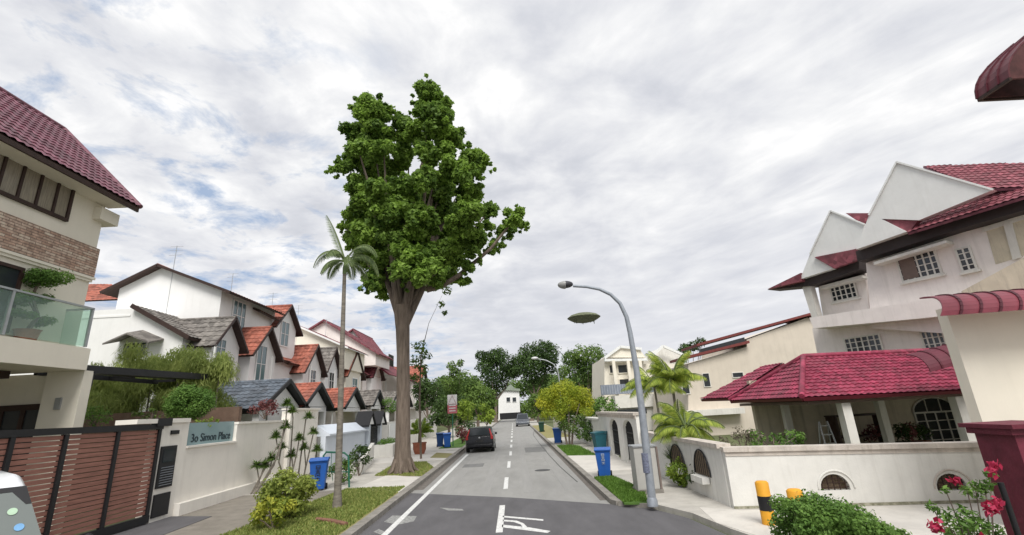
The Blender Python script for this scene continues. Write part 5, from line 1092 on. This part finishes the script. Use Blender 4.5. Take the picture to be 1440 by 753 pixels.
mb = MB(); mb.slab([wp(0.93,-1),wp(0.93,1),wp(1.0,1),wp(1.0,-1)], nv*0.012); mb.slab([wp(0.74,0.93),wp(0.74,1.0),wp(0.93,1),wp(0.93,0.8)], nv*0.0115); mb.build('border_and_reflection', BLACK, f)  # black top edge, plus a dark reflection painted into the upper corner
for fz, u, m_, nm in ((0.66,0.76,mat('sticker_pale_green',(0.45,0.62,0.45),0.4),'pale green'),(0.44,0.8,mat('sticker_sky_blue',(0.2,0.42,0.7),0.4),'sky blue')):
    c_ = wp(fz, u)+nv*0.014; a1, a2 = X, nv.cross(X); mb = MB(); mb.slab([c_+(a1*math.cos(t_)+a2*math.sin(t_))*0.045 for t_ in np.linspace(0, 6.28, 17)[:-1]], nv*0.003); mb.build('sticker', m_, f, label=nm+' round windscreen sticker')
for s_ in (-1, 1): mb = MB(); q = Vector((s_*(W2+0.28),-0.55,1.3)); ellip(mb, q, 0.09, 0.06, 0.13); mb.bar(q, (s_*W2,-0.5,1.2), 0.03); mb.build('mirror', BLACK, v)
for yy in (-0.1, 2.1):
    for cx_ in (-W2+0.1, W2-0.1): mb = MB(); mb.tube([(cx_-0.1,yy,0.33),(cx_+0.1,yy,0.33)], 0.33, 20); mb.build('wheel', RUBBER, v)
for s_ in (-1, 1): mb = MB(); mb.box((s_*0.55,-1.03,0.7),(s_*0.8,-0.95,0.88)); mb.build('headlight', STEEL, v)
vz = R(50); tgt = P(36,668,y=6.4); lc = Vector(((W2-vx(2.1)-0.05)*math.cos(vz), (W2-vx(2.1)-0.05)*math.sin(vz), 0))
v.location = (tgt.x-lc.x, tgt.y-lc.y, tgt.z-2.16); v.rotation_euler = (0,0,vz)

# ================================================================== TREES AND PLANTS
# the big street tree
tb = P(566,666,z=0.1); yt = tb.y
cl_px = [(600,133,22),(622,142,13),(588,160,18),(612,172,25),(632,200,22),(516,158,24),(497,182,17),(541,160,14),(556,182,20),(527,192,22),(518,220,25),(492,233,18),(471,240,11),(497,258,16),(540,245,27),(563,215,20),(601,218,18),(640,238,22),(664,228,22),(682,241,12),(657,265,20),(612,262,24),(575,268,20),(519,285,28),(498,302,17),(545,305,25),(588,310,27),(625,300,27),(660,300,22),(689,296,13),(513,330,26),(550,345,27),(590,350,30),(630,345,27),(661,333,22),(684,322,12),(535,374,23),(565,384,20),(601,380,24),(636,374,20),(664,368,14),(510,362,16),(722,303,15),(735,318,10),(712,326,13),(700,342,11),(652,392,11),(546,399,13),(690,352,9),(484,318,9),(524,400,10)]
cl_px += [(520,398,14),(562,400,14),(602,399,13),(578,407,12),(542,410,12),(532,385,14),(575,180,14),(560,260,18),(585,255,18),(530,265,18),(620,270,18),(600,222,16),(540,215,18),(585,190,18),(600,195,16),(600,250,16),(600,285,24),(570,320,24),(610,330,20),(575,365,22),(620,365,22),(535,345,22),(505,215,18),(660,250,16),(625,215,16),(570,345,24),(645,315,20),(560,295,22),(540,355,20),(535,392,14),(580,398,14),(615,395,12)]
crown = px_clumps(cl_px, yt, 3.6, 1.02)
inner = px_clumps([(x, y, r_*0.9) for x, y, r_ in cl_px if r_ > 19], yt, 3.8, 1.0, k=2)[1::2]
sub = []
for c, r_ in crown + inner:     # each big clump is made of smaller puffs
    for j in range(7 if r_ > 0.5 else 4):
        v_ = unit(1)[0]; sub.append((c + v_*r_*0.62, r_*random.uniform(0.34, 0.55)))
    for j in range(7): v_ = unit(1)[0]; sub.append((c + v_*r_*random.uniform(0.8, 1.2), r_*random.uniform(0.12, 0.26)))
t = thing('street_tree', 'tall broad crowned green tree with thick straight trunk on the left verge', 'tree', tb)
leaves('crown', sub, 950, 0.2, LEAF_BIG, t, 0.6, 0.9)
mb = MB(); fk = P(566,430,y=yt)
tr = [tb, tb+Z*0.35, tb+Z*1.1, P(567,560,y=yt), P(567,500,y=yt), P(566,450,y=yt), fk]
mb.tube(tr, [0.5,0.41,0.345,0.31,0.3,0.34,0.42], 18)
for i in range(7):
    a = i*0.9+0.3; mb.tube([tb+Vector((0.32*math.cos(a),0.32*math.sin(a),0.6)), tb+Vector((0.5*math.cos(a),0.5*math.sin(a),0.15)), tb+Vector((0.75*math.cos(a),0.75*math.sin(a),0.0))], [0.1,0.1,0.04], 7)
cs = [Vector(c) for c, r_ in crown]
for k, (x_, y_) in enumerate(((525,310),(545,265),(575,225),(600,190),(612,250),(640,280),(600,300),(560,300),(530,230),(515,345),(635,335),(655,310),(590,340),(620,230))):
    e = P(x_, y_, y=yt+random.uniform(-1.0,2.5)); s0 = fk + Vector((random.uniform(-.1,.1), random.uniform(-.1,.1), -1.1)); m1 = s0.lerp(e, 0.45)+Vector((0,0,0.5))
    mb.tube([s0, m1, e], [0.22,0.11,0.03], 8)
    for j in range(2): e2 = min(cs, key=lambda c_: (c_-e).length+random.uniform(0,3)); mb.tube([m1, m1.lerp(e2,.6)-Z*0.2, e2], [0.12,0.08,0.03], 6)
mb.tube([P(600,408,y=yt), P(622,402,y=yt), P(645,388,y=yt-0.5), P(690,350,y=yt-0.6), P(722,310,y=yt-0.6)], [0.15,0.14,0.12,0.08,0.04], 8)
mb.build('trunk', BARK, t)
# bare drooping branch and young shoots beside the trunk
t = thing('sapling', 'thin sapling with loose light leaves rising behind the big trunk', 'tree', P(592,640,y=28).xy.to_3d())
mb = MB(); mb.tube([P(592,640,y=28)-Z*0.2, P(590,560,y=28), P(592,500,y=28), P(603,455,y=28), P(622,415,y=28)], [0.07,0.06,0.04,0.015,0.006], 6); mb.build('trunk', BARK, t)
leaves('foliage', px_clumps([(590,488,11),(598,500,9),(586,508,11),(594,520,9),(582,530,8),(628,408,8),(620,428,6),(634,395,6),(625,440,4)], 28, 0.5), 170, 0.24, LEAF_MD, t, 0.4)

# palms
def frond(mb_v, mb_t, base, az, el, ln, droop, wl, n=26, fold=0.5, stem=None, width=0.05):
    """one feather frond as leaflet quads along a drooping rib"""
    p = Vector(base); d = Vector((math.cos(az)*math.cos(el), math.sin(az)*math.cos(el), math.sin(el))); side = Vector((-math.sin(az), math.cos(az), 0)); pts = [p.copy()]
    for i in range(n):
        t_ = i/n; d = (d - Z*droop*(0.4+t_)/n).normalized(); q = p + d*ln/n; upv = side.cross(d)
        if t_ > 0.12:
            for s_ in (-1, 1):
                for h_ in (0, 0.5):
                    b = p.lerp(q, h_); l_ = wl*(math.sin(math.pi*min(1, 0.12+t_*0.85)))**0.7*random.uniform(.85, 1.1)
                    tip = b + (side*s_*0.85 + d*0.55 - upv*fold*(1 if upv.z > 0 else -1)).normalized()*l_ - Z*l_*0.25; mid = b.lerp(tip, 0.45) + Z*l_*0.06; wv_ = d*width*(l_/max(wl, .01)+.3)
                    mb_v += [list(b), list(mid-wv_), list(tip), list(mid+wv_)]; mb_t.append(random.random())
        p = q; pts.append(p.copy())
    if stem is not None: stem.tube(pts, [0.03*(1-0.8*i/n)+0.006 for i in range(n+1)], 5)
def palm(name, label, tr, r0, r1, fr, m=LEAF_PALM, group=None, barkm=BARK_P, wl=0.5, shaft=0.0, width=0.05, fold=0.5):
    t = thing(name, label, 'palm', tr[0], group); mb = MB(); n = 14; P0 = [Vector(q) for q in tr]
    pts = []
    for i in range(n+1):
        f = i/n*(len(P0)-1); k = min(int(f), len(P0)-2); pts.append(P0[k].lerp(P0[k+1], f-k))
    mb.tube(pts, [r0*1.35 if i == 0 else r0+(r1-r0)*i/n for i in range(n+1)], 10); mb.build('trunk', barkm, t)
    if shaft: mb = MB(); mb.tube([pts[-1]-Z*0.02, pts[-1]+Z*shaft*0.5, pts[-1]+Z*shaft], [r1*1.15, r1*1.2, r1*0.5], 10); mb.build('crownshaft', mat('crownshaft_green', (0.14,0.2,0.08), 0.6), t)
    top = pts[-1]+Z*shaft; V, T = [], []; sm = MB()
    for az, el, ln, dr in fr: frond(V, T, top, R(az), R(el), ln, dr, wl, stem=sm, width=width, fold=fold)
    quads_obj('frond_leaves', np.array(V), np.array(T), m, t); sm.build('frond_rib', mat('frond_rib_green', (0.12,0.16,0.06), 0.6), t)
    return t
LEAF_GPD = foliage('leaf_tall_palm', (0.09, 0.14, 0.06), (0.26, 0.33, 0.14), 0.4)
pb_ = P(474,716,z=0.1); yp = pb_.y
palm('palm_tree', 'slender tall palm with drooping fronds on the left grass verge', [pb_, P(478,600,y=yp), P(481.5,480,y=yp), P(484.5,385,y=yp)], 0.105, 0.055,
     [(180,60,1.5,4.2),(150,30,1.1,3.4),(205,20,1.0,3.0),(10,45,1.6,4.2),(-12,62,1.6,3.8),(40,20,1.1,3.0),(172,72,1.9,0.7),(-60,30,1.1,3.0),(90,30,1.1,3.0),(250,50,1.2,3.4)], LEAF_GPD, wl=0.3, shaft=0.4, width=0.012)
yr = 15.8
LEAF_GP = foliage('leaf_golden_palm', (0.16, 0.26, 0.04), (0.55, 0.62, 0.12), 0.45)
b1 = P(966,668,y=yr); b1.z = 0.1
FR = [(a, random.uniform(25, 80), random.uniform(0.9, 1.3), random.uniform(1.8, 2.8)) for a in range(0, 360, 17)]
palm('palm_tree', 'low bushy golden palm in front of the white side wall on the right', [b1, P(962,640,y=yr), P(957,603,y=yr)], 0.05, 0.04, FR+[(a+10, 12, 1.1, 1.6) for a in range(0,360,40)], LEAF_GP, 'golden palms on the right', wl=0.34, width=0.009)
b2 = P(975,672,y=15.2); b2.z = 0.1
palm('palm_tree', 'second thin golden palm stem leaning at the right of the low bushy one', [b2, P(972,640,y=15.2), P(965,606,y=15.2)], 0.045, 0.03, FR[::2], LEAF_GP, 'golden palms on the right', wl=0.32, width=0.009)
b3 = P(948,620,y=22); b3.z = 0.1
palm('palm_tree', 'taller golden palm behind the lamp post in front of the cream house', [Vector((P(948,560,y=22).x,22,0.1)), P(948,560,y=22), P(945,538,y=22)], 0.07, 0.05, [(a, random.uniform(25, 80), random.uniform(1.3, 1.9), random.uniform(1.5, 2.4)) for a in range(0, 360, 13)], LEAF_GP, 'golden palms on the right', wl=0.5, width=0.015)
b4 = Vector((P(925,560,y=30).x,30,0.1))
palm('palm_tree', 'wide loose leafed palm left of the taller golden palm', [b4, P(920,545,y=30)], 0.08, 0.06, [(a, random.uniform(10, 70), random.uniform(1.8, 2.4), random.uniform(1.4, 2.2)) for a in range(0, 360, 15)], LEAF_GP, 'golden palms on the right', wl=0.55, width=0.02)

# plants near the right side wall
def P3(a, b, y, dz=0.0):
    q = P(a, b, y=y); return (q.x, q.y, max(0.08, q.z+dz))
bush('shrub', 'bright yellow green shrub at the foot of the golden palms', 'shrub', P3(966,688,14.9), 0.5, 0.5, LEAF_LT, 900, 0.1, 20)
bush('shrub', 'dark green shrub under the right wall niche', 'shrub', P3(985,690,14.2), 0.35, 0.4, LEAF_DK, 700, 0.12)
def tuft(name, label, c, r_, h_, n, m, group=None):
    c = Vector(c); t = thing(name, label, 'plant', c, group); V, T = [], []
    for i in range(n):
        a = random.uniform(0, 6.28); e = random.uniform(0.5, 1.4); d = Vector((math.cos(a)*math.cos(e), math.sin(a)*math.cos(e), math.sin(e))); s_ = Vector((-math.sin(a), math.cos(a), 0))*0.02
        p1 = c + d*r_*0.5; p2 = c + Vector((d.x*r_, d.y*r_, h_*random.uniform(.3, 1)*math.sin(e)))
        V += [list(c-s_*.5), list(p1-s_), list(p2), list(p1+s_)]; T.append(random.random())
    quads_obj('foliage', np.array(V), np.array(T), m, t); return t
tuft('fern', 'dark spiky fern in the left niche of the white side wall', P3(952,652,15.9), 0.55, 0.75, 260, LEAF_MD)
tuft('fern', 'dark spiky fern in the right niche of the white side wall', P3(985,668,14.6), 0.55, 0.75, 260, LEAF_MD)

# hedge and red flowers at the lower right
hb = P(1190,735,y=8.2); t = thing('hedge', 'low clipped green hedge at the lower right in front of the white wall', 'hedge', (hb.x,8.2,0.05)); cl = []
for (a, b, r_) in [(1110,708,16),(1130,712,20),(1150,705,20),(1172,716,22),(1195,722,22),(1215,738,20),(1235,745,18),(1135,735,24),(1165,742,26),(1195,748,24),(1120,745,20),(1260,752,14),(1280,755,14),(1150,765,26),(1190,775,26),(1230,775,24),(1270,780,20),(1140,718,20),(1160,725,20),(1180,735,22),(1205,742,20),(1150,740,22),(1175,752,22),(1222,752,16),(1105,725,16),(1100,700,9)]:
    for k in range(3): yy = 8.2+random.uniform(-.6,.5); q = P(a, b, y=8.2); s_ = (P(a+r_, b, y=8.2)-q).length; cl.append((np.array([q.x, yy, max(q.z-0.02-abs(yy-8.2)*.15, 0.12)]), s_*0.95))
leaves('foliage', cl, 3300, 0.055, LEAF_HEDGE, t, 0.55)
mb = MB()
for i in range(0, len(cl), 3): e = Vector(cl[i][0]); mb.tube([Vector((hb.x,8.2,0.1)), Vector((e.x,e.y,0.14)).lerp(Vector((hb.x,8.2,0.14)), .3), e], [0.012,0.01,0.006], 5)
mb.bar((hb.x-.2,8.2,0.1),(hb.x+.2,8.2,0.1),0.05)
mb.build('stem', BARK, t)
fy = 5.9; t = thing('flowering_shrub', 'shrub with red flowers at the lower right corner beside the maroon post', 'shrub', Vector((P(1350,753,y=fy).x, fy, 0.1)))
cl = [(np.array(P(a, b, y=fy+random.uniform(-.3,.3))), (P(a+r_, b, y=fy)-P(a, b, y=fy)).length) for a, b, r_ in [(1372,690,13),(1385,682,10),(1355,728,18),(1375,738,16),(1340,745,18),(1310,712,8),(1325,722,9),(1392,668,7),(1360,690,8),(1400,745,12),(1350,760,22),(1380,765,20),(1330,690,6)]]
leaves('foliage', cl, 3000, 0.07, LEAF_HEDGE, t, 0.35)
mb = MB(); g0 = Vector((P(1360,753,y=fy).x, fy, 0.1))
for c, r_ in cl: mb.tube([g0+Vector((random.uniform(-.1,.1),0,0)), (g0+Vector(c))/2+X*0.03, Vector(c)], [0.014,0.01,0.005], 5)
mb.build('stem', BARK, t)
for a, b in ((1396,662),(1398,714),(1404,708),(1390,716),(1313,738),(1318,742),(1342,676),(1400,655),(1393,722),(1382,760)):
    q = np.array(P(a, b, y=fy-0.25)); n_ = 14; pos = q + RNG.normal(size=(n_,3))*0.028; V = leaf_quads(pos, unit(n_), np.full(n_,0.085), np.full(n_,0.05)); quads_obj('flower', V, RNG.random(n_), PETAL, t)
bush('shrub', 'rounded green bush behind the white corner wall', 'shrub', P3(1088,628,13.0,-0.2), 1.15, 0.38, LEAF_HEDGE, 420, 0.1, 20, ry=0.5)
bush('dry_shrub', 'dry grey brown twiggy bush behind the corner of the white wall', 'shrub', P3(1045,632,13.4,-0.1), 0.8, 0.35, LEAF_DRY, 500, 0.09, 16, ry=0.5)

# left garden plants
cl = []
for i in range(100):
    a = random.uniform(125, 318); top_ = 505 + (18 if a < 170 else 0) + 10*math.sin(a*0.09); b = random.uniform(top_, 585); yy = random.uniform(19.0, 22.5)
    q = P(a, b, y=yy); cl.append((np.array(q), random.uniform(0.35, 0.7)))
t = thing('willowy_tree', 'wide soft feathery bamboo like greenery behind the black carport beam', 'tree', (P(230,580,y=20.5).x, 20.5, 0)); V, T = [], []
for c, r_ in cl:
    n_ = 700; v_ = unit(n_); pos = c + v_*r_*RNG.random(n_)[:, None]**0.5*np.array([1,1,.9]); s_ = 0.2*(0.6+RNG.random(n_)); nr = v_*1.0; nr[:, 2] *= 0.15; nr += unit(n_)*0.25; nr[:, 2] *= .4; nr /= np.linalg.norm(nr, axis=1)[:, None]
    dn = np.array([0,0,-1.0])+RNG.normal(size=(n_,3))*0.4; dn /= np.linalg.norm(dn, axis=1)[:, None]; bb = np.cross(nr, dn); bb /= np.linalg.norm(bb, axis=1)[:, None]+1e-9
    Q = np.empty((n_,4,3)); Q[:,0] = pos; Q[:,1] = pos+dn*s_[:,None]*.5+bb*.018; Q[:,2] = pos+dn*s_[:,None]; Q[:,3] = pos+dn*s_[:,None]*.5-bb*.018; V.append(Q.reshape(-1,3)); T.append(np.clip(RNG.random()*.5+RNG.random(n_)*.5, 0, 1))
quads_obj('foliage', np.vstack(V), np.concatenate(T), LEAF_BAM, t)
mb = MB()
for i in range(16): e = Vector(cl[i*4][0]); mb.tube([Vector((e.x+random.uniform(-.4,.4),e.y,0)), Vector((e.x,e.y,e.z*0.6)), e], [0.05,0.04,0.015], 5)
mb.build('trunk', BARK_P, t)
mb = MB(); A, B = P(118,578,y=18.6), P(334,578,y=18.6); mb.box((A.x,18.6,0),(-10.4,18.8,(A.z+B.z)/2)); tag(mb.build('garden_wall', mat('brown_garden_wall', (0.17,0.11,0.08), 0.85, 0.2, 3, stain=0.3)), 'low brown garden wall below the feathery greenery', 'wall')
bush('round_bush', 'dark green ball shaped bush above the cream boundary wall', 'bush', P3(265,590,16.8,-0.1), 0.85, 0.68, LEAF_HEDGE, 900, 0.07, 70)
bush('round_bush', 'small round green bush between the balcony house and the gate pier', 'bush', P3(134,598,15.6,-0.1), 0.55, 0.4, LEAF_HEDGE, 700, 0.06, 20)
bush('low_shrub', 'low yellow green shrub just above the glass house sign', 'shrub', P3(290,598,16.5,-0.1), 0.55, 0.2, LEAF_LT, 900, 0.07, 12, ry=0.3)
bush('low_shrub', 'low green shrub above the left gate pier', 'shrub', P3(215,592,16.5,0), 1.3, 0.22, LEAF_MD, 500, 0.08, 18, ry=0.3)
bush('red_leaf_shrub', 'dark red leafed shrub above the cream wall in front of the slate blue porch', 'shrub', P3(372,586,20.5,-0.1), 0.8, 0.42, LEAF_RED, 600, 0.09, 18, ry=0.4)
bush('clipped_bush', 'dark clipped bush beyond the small gabled gate posts left of the trunk', 'bush', P3(548,583,38,0), 0.8, 0.7, LEAF_HEDGE, 300, 0.12, 14)
# dragon trees against the wall
def dragon(label, stems, y, seed):
    b = P(stems[0][0][0], stems[0][0][1], z=0.1); t = thing('dragon_tree', label, 'plant', b, 'dragon trees against the left wall'); mb = MB(); V, T = [], []
    for st in stems:
        pts = [P(a_, b_, y=y+0.1*i) for i, (a_, b_) in enumerate(st)]; pts[0].z = 0.1; pts = [pts[0]] + [pts[i].lerp(pts[i+1], f) for i in range(len(pts)-1) for f in (0.5, 1)]
        mb.tube(pts, [0.035-0.015*i/len(pts) for i in range(len(pts))], 6)
        for c in (pts[-1],):
            for i in range(260):
                d = Vector(unit(1)[0]); d.z = abs(d.z)*0.8 - 0.25; d.normalize(); s_ = d.cross(Z).normalized()*0.018; l_ = random.uniform(.2, .4)
                V += [list(c), list(c+d*l_*.5-s_), list(c+d*l_-Z*.06), list(c+d*l_*.5+s_)]; T.append(random.random())
    mb.build('stem', BARK_P, t); quads_obj('foliage', np.array(V), np.array(T), LEAF_MD, t)
dragon('leaning dragon tree with several leaf tufts nearest the glass sign', [[(352,703),(372,660),(390,628),(388,614)],[(356,703),(385,655),(399,610),(402,600)],[(358,703),(392,640),(402,590),(404,568)],[(358,703),(380,665),(382,645)],[(357,703),(365,680),(361,655)],[(356,703),(366,672),(372,655)]], 18.6, 1)
dragon('dragon tree with thin upright stems in the middle of the left wall', [[(404,690),(408,650),(412,588),(411,578)],[(405,690),(417,640),(421,617)],[(404,690),(412,660),(410,640)],[(404,690),(392,650),(396,628)]], 19.6, 2)
dragon('dragon tree nearest the left blue bin', [[(424,690),(434,640),(441,608)],[(425,690),(430,655),(428,630)],[(424,690),(440,660),(446,632)],[(424,690),(420,665),(430,590),(434,586)]], 20.6, 3)
# bushy yellow green shrub at the kerb grass
bush('shrub', 'big variegated yellow green bush at the front of the left grass verge', 'shrub', P3(402,735,13.6,-0.35), 0.75, 0.66, foliage('leaf_variegated', (0.07,0.13,0.02), (0.4,0.45,0.1), 0.35), 950, 0.1, 26, aspect=0.45)
bush('shrub', 'lower yellow green bush in front of the big variegated one', 'shrub', P3(383,753,12.4,-0.2), 0.66, 0.38, foliage('leaf_variegated2', (0.09,0.16,0.02), (0.55,0.55,0.08), 0.4), 950, 0.1, 20, aspect=0.45)
bush('shrub', 'dark weedy shrub between the green frame and the driveway', 'shrub', P3(505,675,22.5,-0.2), 0.5, 0.75, LEAF_DK, 400, 0.13, 14)
bush('shrub', 'low weedy plants around the green frame', 'shrub', P3(478,688,19.9,-0.1), 0.75, 0.5, LEAF_MD, 380, 0.12, 14, ry=0.3)
mb = MB(); a_, b2 = P(446,731,z=0.15), P(487,738,z=0.15); mb.tube([a_, a_.lerp(b2,.5)+Z*.02, b2], 0.06, 7); tag(mb.build('log', mat('log_brown', (0.25,0.13,0.09), 0.9, 0.2, 8)), 'reddish fallen log on the left grass near the kerb', 'log')
# potted palm
pt = thing('potted_palm', 'fan leaved palm in a round terracotta pot right of the big trunk', 'plant', P(590,639,z=0.1)); c = pt.location
mb = MB(); mb.lathe([(0.3,0),(0.42,0.3),(0.42,0.62),(0.46,0.66),(0.46,0.72),(0.38,0.72),(0.0,0.66)], c, 22); mb.build('pot', TERRA, pt); mb = MB(); mb.tube([c+Z*0.6, c+Z*1.3], [0.12,0.08], 8); mb.build('trunk', BARK, pt)
V, T = [], []; sm = MB()
for a in range(0, 360, 30): frond(V, T, c+Z*1.25, R(a), R(random.uniform(20,80)), random.uniform(0.9,1.25), 1.5, 0.35, 12, width=0.04, stem=sm)
quads_obj('frond_leaves', np.array(V), np.array(T), LEAF_LT, pt); sm.build('frond_rib', MATS['frond_rib_green'], pt)

# yellow mounded tree on the right
ym = P(800,626,z=0.1); yy = ym.y; lst = []
for a, b, r_ in [(770,556,12),(785,550,14),(800,550,15),(815,553,13),(826,566,11),(762,568,10),(775,570,13),(792,568,15),(810,570,14),(823,580,10),(768,582,8),(785,584,12),(802,586,13),(816,590,10),(792,598,10),(806,602,9)]: lst.append((a, b, r_))
cl = px_clumps(lst, yy, 1.3, 0.95, k=2)
t = thing('mounded_tree', 'domed tree with yellow topped foliage on the right verge', 'tree', ym)
leaves('crown', [c for c in cl if c[0][2] > 2.0], 620, 0.12, LEAF_YEL, t, 0.5); leaves('lower_foliage', [c for c in cl if c[0][2] <= 2.0], 500, 0.12, LEAF_MD, t, 0.5)
mb = MB()
for dx in (-0.25, 0.1, 0.4): mb.tube([ym+X*dx*0.5, ym+X*dx+Z*1.2, ym+X*dx*2.4+Z*2.6], [0.07,0.055,0.02], 7)
mb.build('trunk', BARK, t)
for i, (a, b, r_, y_, m_, lb) in enumerate([(838,612,1.1,31,LEAF_DK,'dark green shrub between the mounded tree and the arched gates'),(826,602,0.9,33,LEAF_HEDGE,'mid green shrub behind the mounded tree'),(848,575,1.3,38,LEAF_HEDGE,'broad leafed green shrub below the grey blue balcony'),(893,598,0.7,33,LEAF_DK,'small dark shrub above the arched gate wall')]):
    bush('shrub', lb, 'shrub', P3(a, b+14, y_, -0.3), r_, r_*0.8, m_, 170, 0.2, 16, aspect=0.45)
# background trees
BG = [
 ('street_tree','tall dark spreading tree left of the road end',110,[(690,505,14),(680,515,12),(700,500,14),(715,510,14),(708,525,14),(690,528,12),(676,500,8),(722,525,10),(700,540,10),(686,545,8)],4,LEAF_DK,(697,592),0.45),
 ('street_tree','tall dark round tree in the middle over the road end',105,[(745,495,15),(760,490,14),(770,500,13),(735,505,12),(752,510,15),(768,515,13),(745,525,13),(760,530,12),(778,508,7),(730,520,9),(740,540,9),(772,488,7)],4,LEAF_DK,(748,592),0.4),
 ('street_tree','rounded mid green tree above the yellow mound',80,[(803,505,13),(818,498,14),(835,500,13),(845,512,11),(810,520,13),(828,520,14),(795,520,10),(842,528,10),(815,540,12),(832,543,11),(850,540,8)],4,LEAF_MD,(822,600),0.35),
 ('garden_tree','low broad tree beyond the sign, far left side',60,[(600,545,12),(612,550,12),(590,550,12),(605,565,12),(592,570,10),(618,570,9)],3,LEAF_DK,(603,605),0.2),
 ('garden_tree','mid green tree with pointed light top left of the far trees',75,[(640,525,9),(635,515,7),(647,512,5),(650,535,11),(632,540,11),(642,550,12)],3,LEAF_MD,(642,600),0.2),
 ('garden_tree','broad olive tree right of the sign',68,[(660,545,12),(672,550,12),(684,555,12),(665,565,12),(680,572,11),(692,565,9),(655,560,10)],3,LEAF_MD,(672,604),0.25),
 ('garden_tree','dark tree behind the sign plate',52,[(625,565,11),(640,572,12),(652,580,10),(615,578,10),(630,590,10),(610,590,9)],2,LEAF_DK,(632,612),0.18),
 ('garden_tree','bright yellow green small tree left of the black car',46,[(652,568,8),(660,575,8),(648,580,7),(656,585,7)],1,LEAF_LT,(653,612),0.08),
 ('garden_tree','light green small tree at the left kerb beyond the black car',62,[(682,575,7),(690,582,7),(686,590,6),(678,588,6)],1,LEAF_LT,(685,605),0.08),
 ('garden_tree','olive tree leaning over the right of the road end',90,[(752,560,9),(745,570,8),(758,572,8),(750,582,7),(762,560,8),(768,575,8)],2,LEAF_MD,(757,600),0.2),
 ('street_tree','dark trunked tree just left of the small white house',120,[(692,560,7),(684,568,8),(690,578,7),(698,552,6)],2,LEAF_DK,(698,593),0.35),
 ('garden_tree','dark conifer like tree far left behind the sapling',70,[(582,535,7),(580,548,9),(584,562,10),(578,575,9)],2,LEAF_DK,(581,603),0.2),
 ('garden_tree','dark tree behind the cream house on the right',64,[(962,490,8),(975,486,8),(985,480,7),(955,497,7)],2,LEAF_DK,(968,560),0.2),
 ('garden_tree','green tree behind the lamp post beside the cream house',56,[(905,510,10),(918,515,10),(912,528,10),(900,525,8),(925,530,8)],2,LEAF_MD,(910,585),0.15)]
for nm, lb, y_, lst, dp, m_, bs, tr_ in BG:
    q = P(*bs, y=y_); base = Vector((q.x, y_, 0)); sz = 0.0045*y_ + 0.08
    tree(nm, lb, 'tree', base, px_clumps(lst, y_, dp, 1.05, k=2), tr_, m_, 38/(sz*sz)*0.24, sz, 'background trees', fork=0.4, limbs=6)
for i in range(3):
    pass
cl = []
for i in range(170):
    x_ = random.uniform(-70, -7.5); cl.append((np.array([x_, random.uniform(108, 135), random.uniform(1.5, 10.0)]), random.uniform(1.8, 3.0)))
for i in range(70): cl.append((np.array([random.uniform(-22, 30), random.uniform(170, 185), random.uniform(2, 13)]), random.uniform(2.4, 3.6)))
for i in range(120): cl.append((np.array([random.uniform(5.5, 60), random.uniform(112, 135), random.uniform(1.5, 8.5)]), random.uniform(2.0, 3.2)))
V, T = clump_leaves(cl, 16, 0.8, 0.6); quads_obj('woodland', V, T, LEAF_MD, label='far belt of trees behind the street on both sides', cat='trees', kind='stuff')
bush('low_shrub', 'dark low shrubs at the left kerb behind the black car', 'shrub', P3(655,612,44,-0.3), 1.2, 0.8, LEAF_DK, 120, 0.2, 14)
bush('flowering_shrub', 'pinkish leafed shrub left of the black car', 'shrub', P3(650,622,41,-0.2), 0.7, 0.8, LEAF_RED, 150, 0.18, 10)
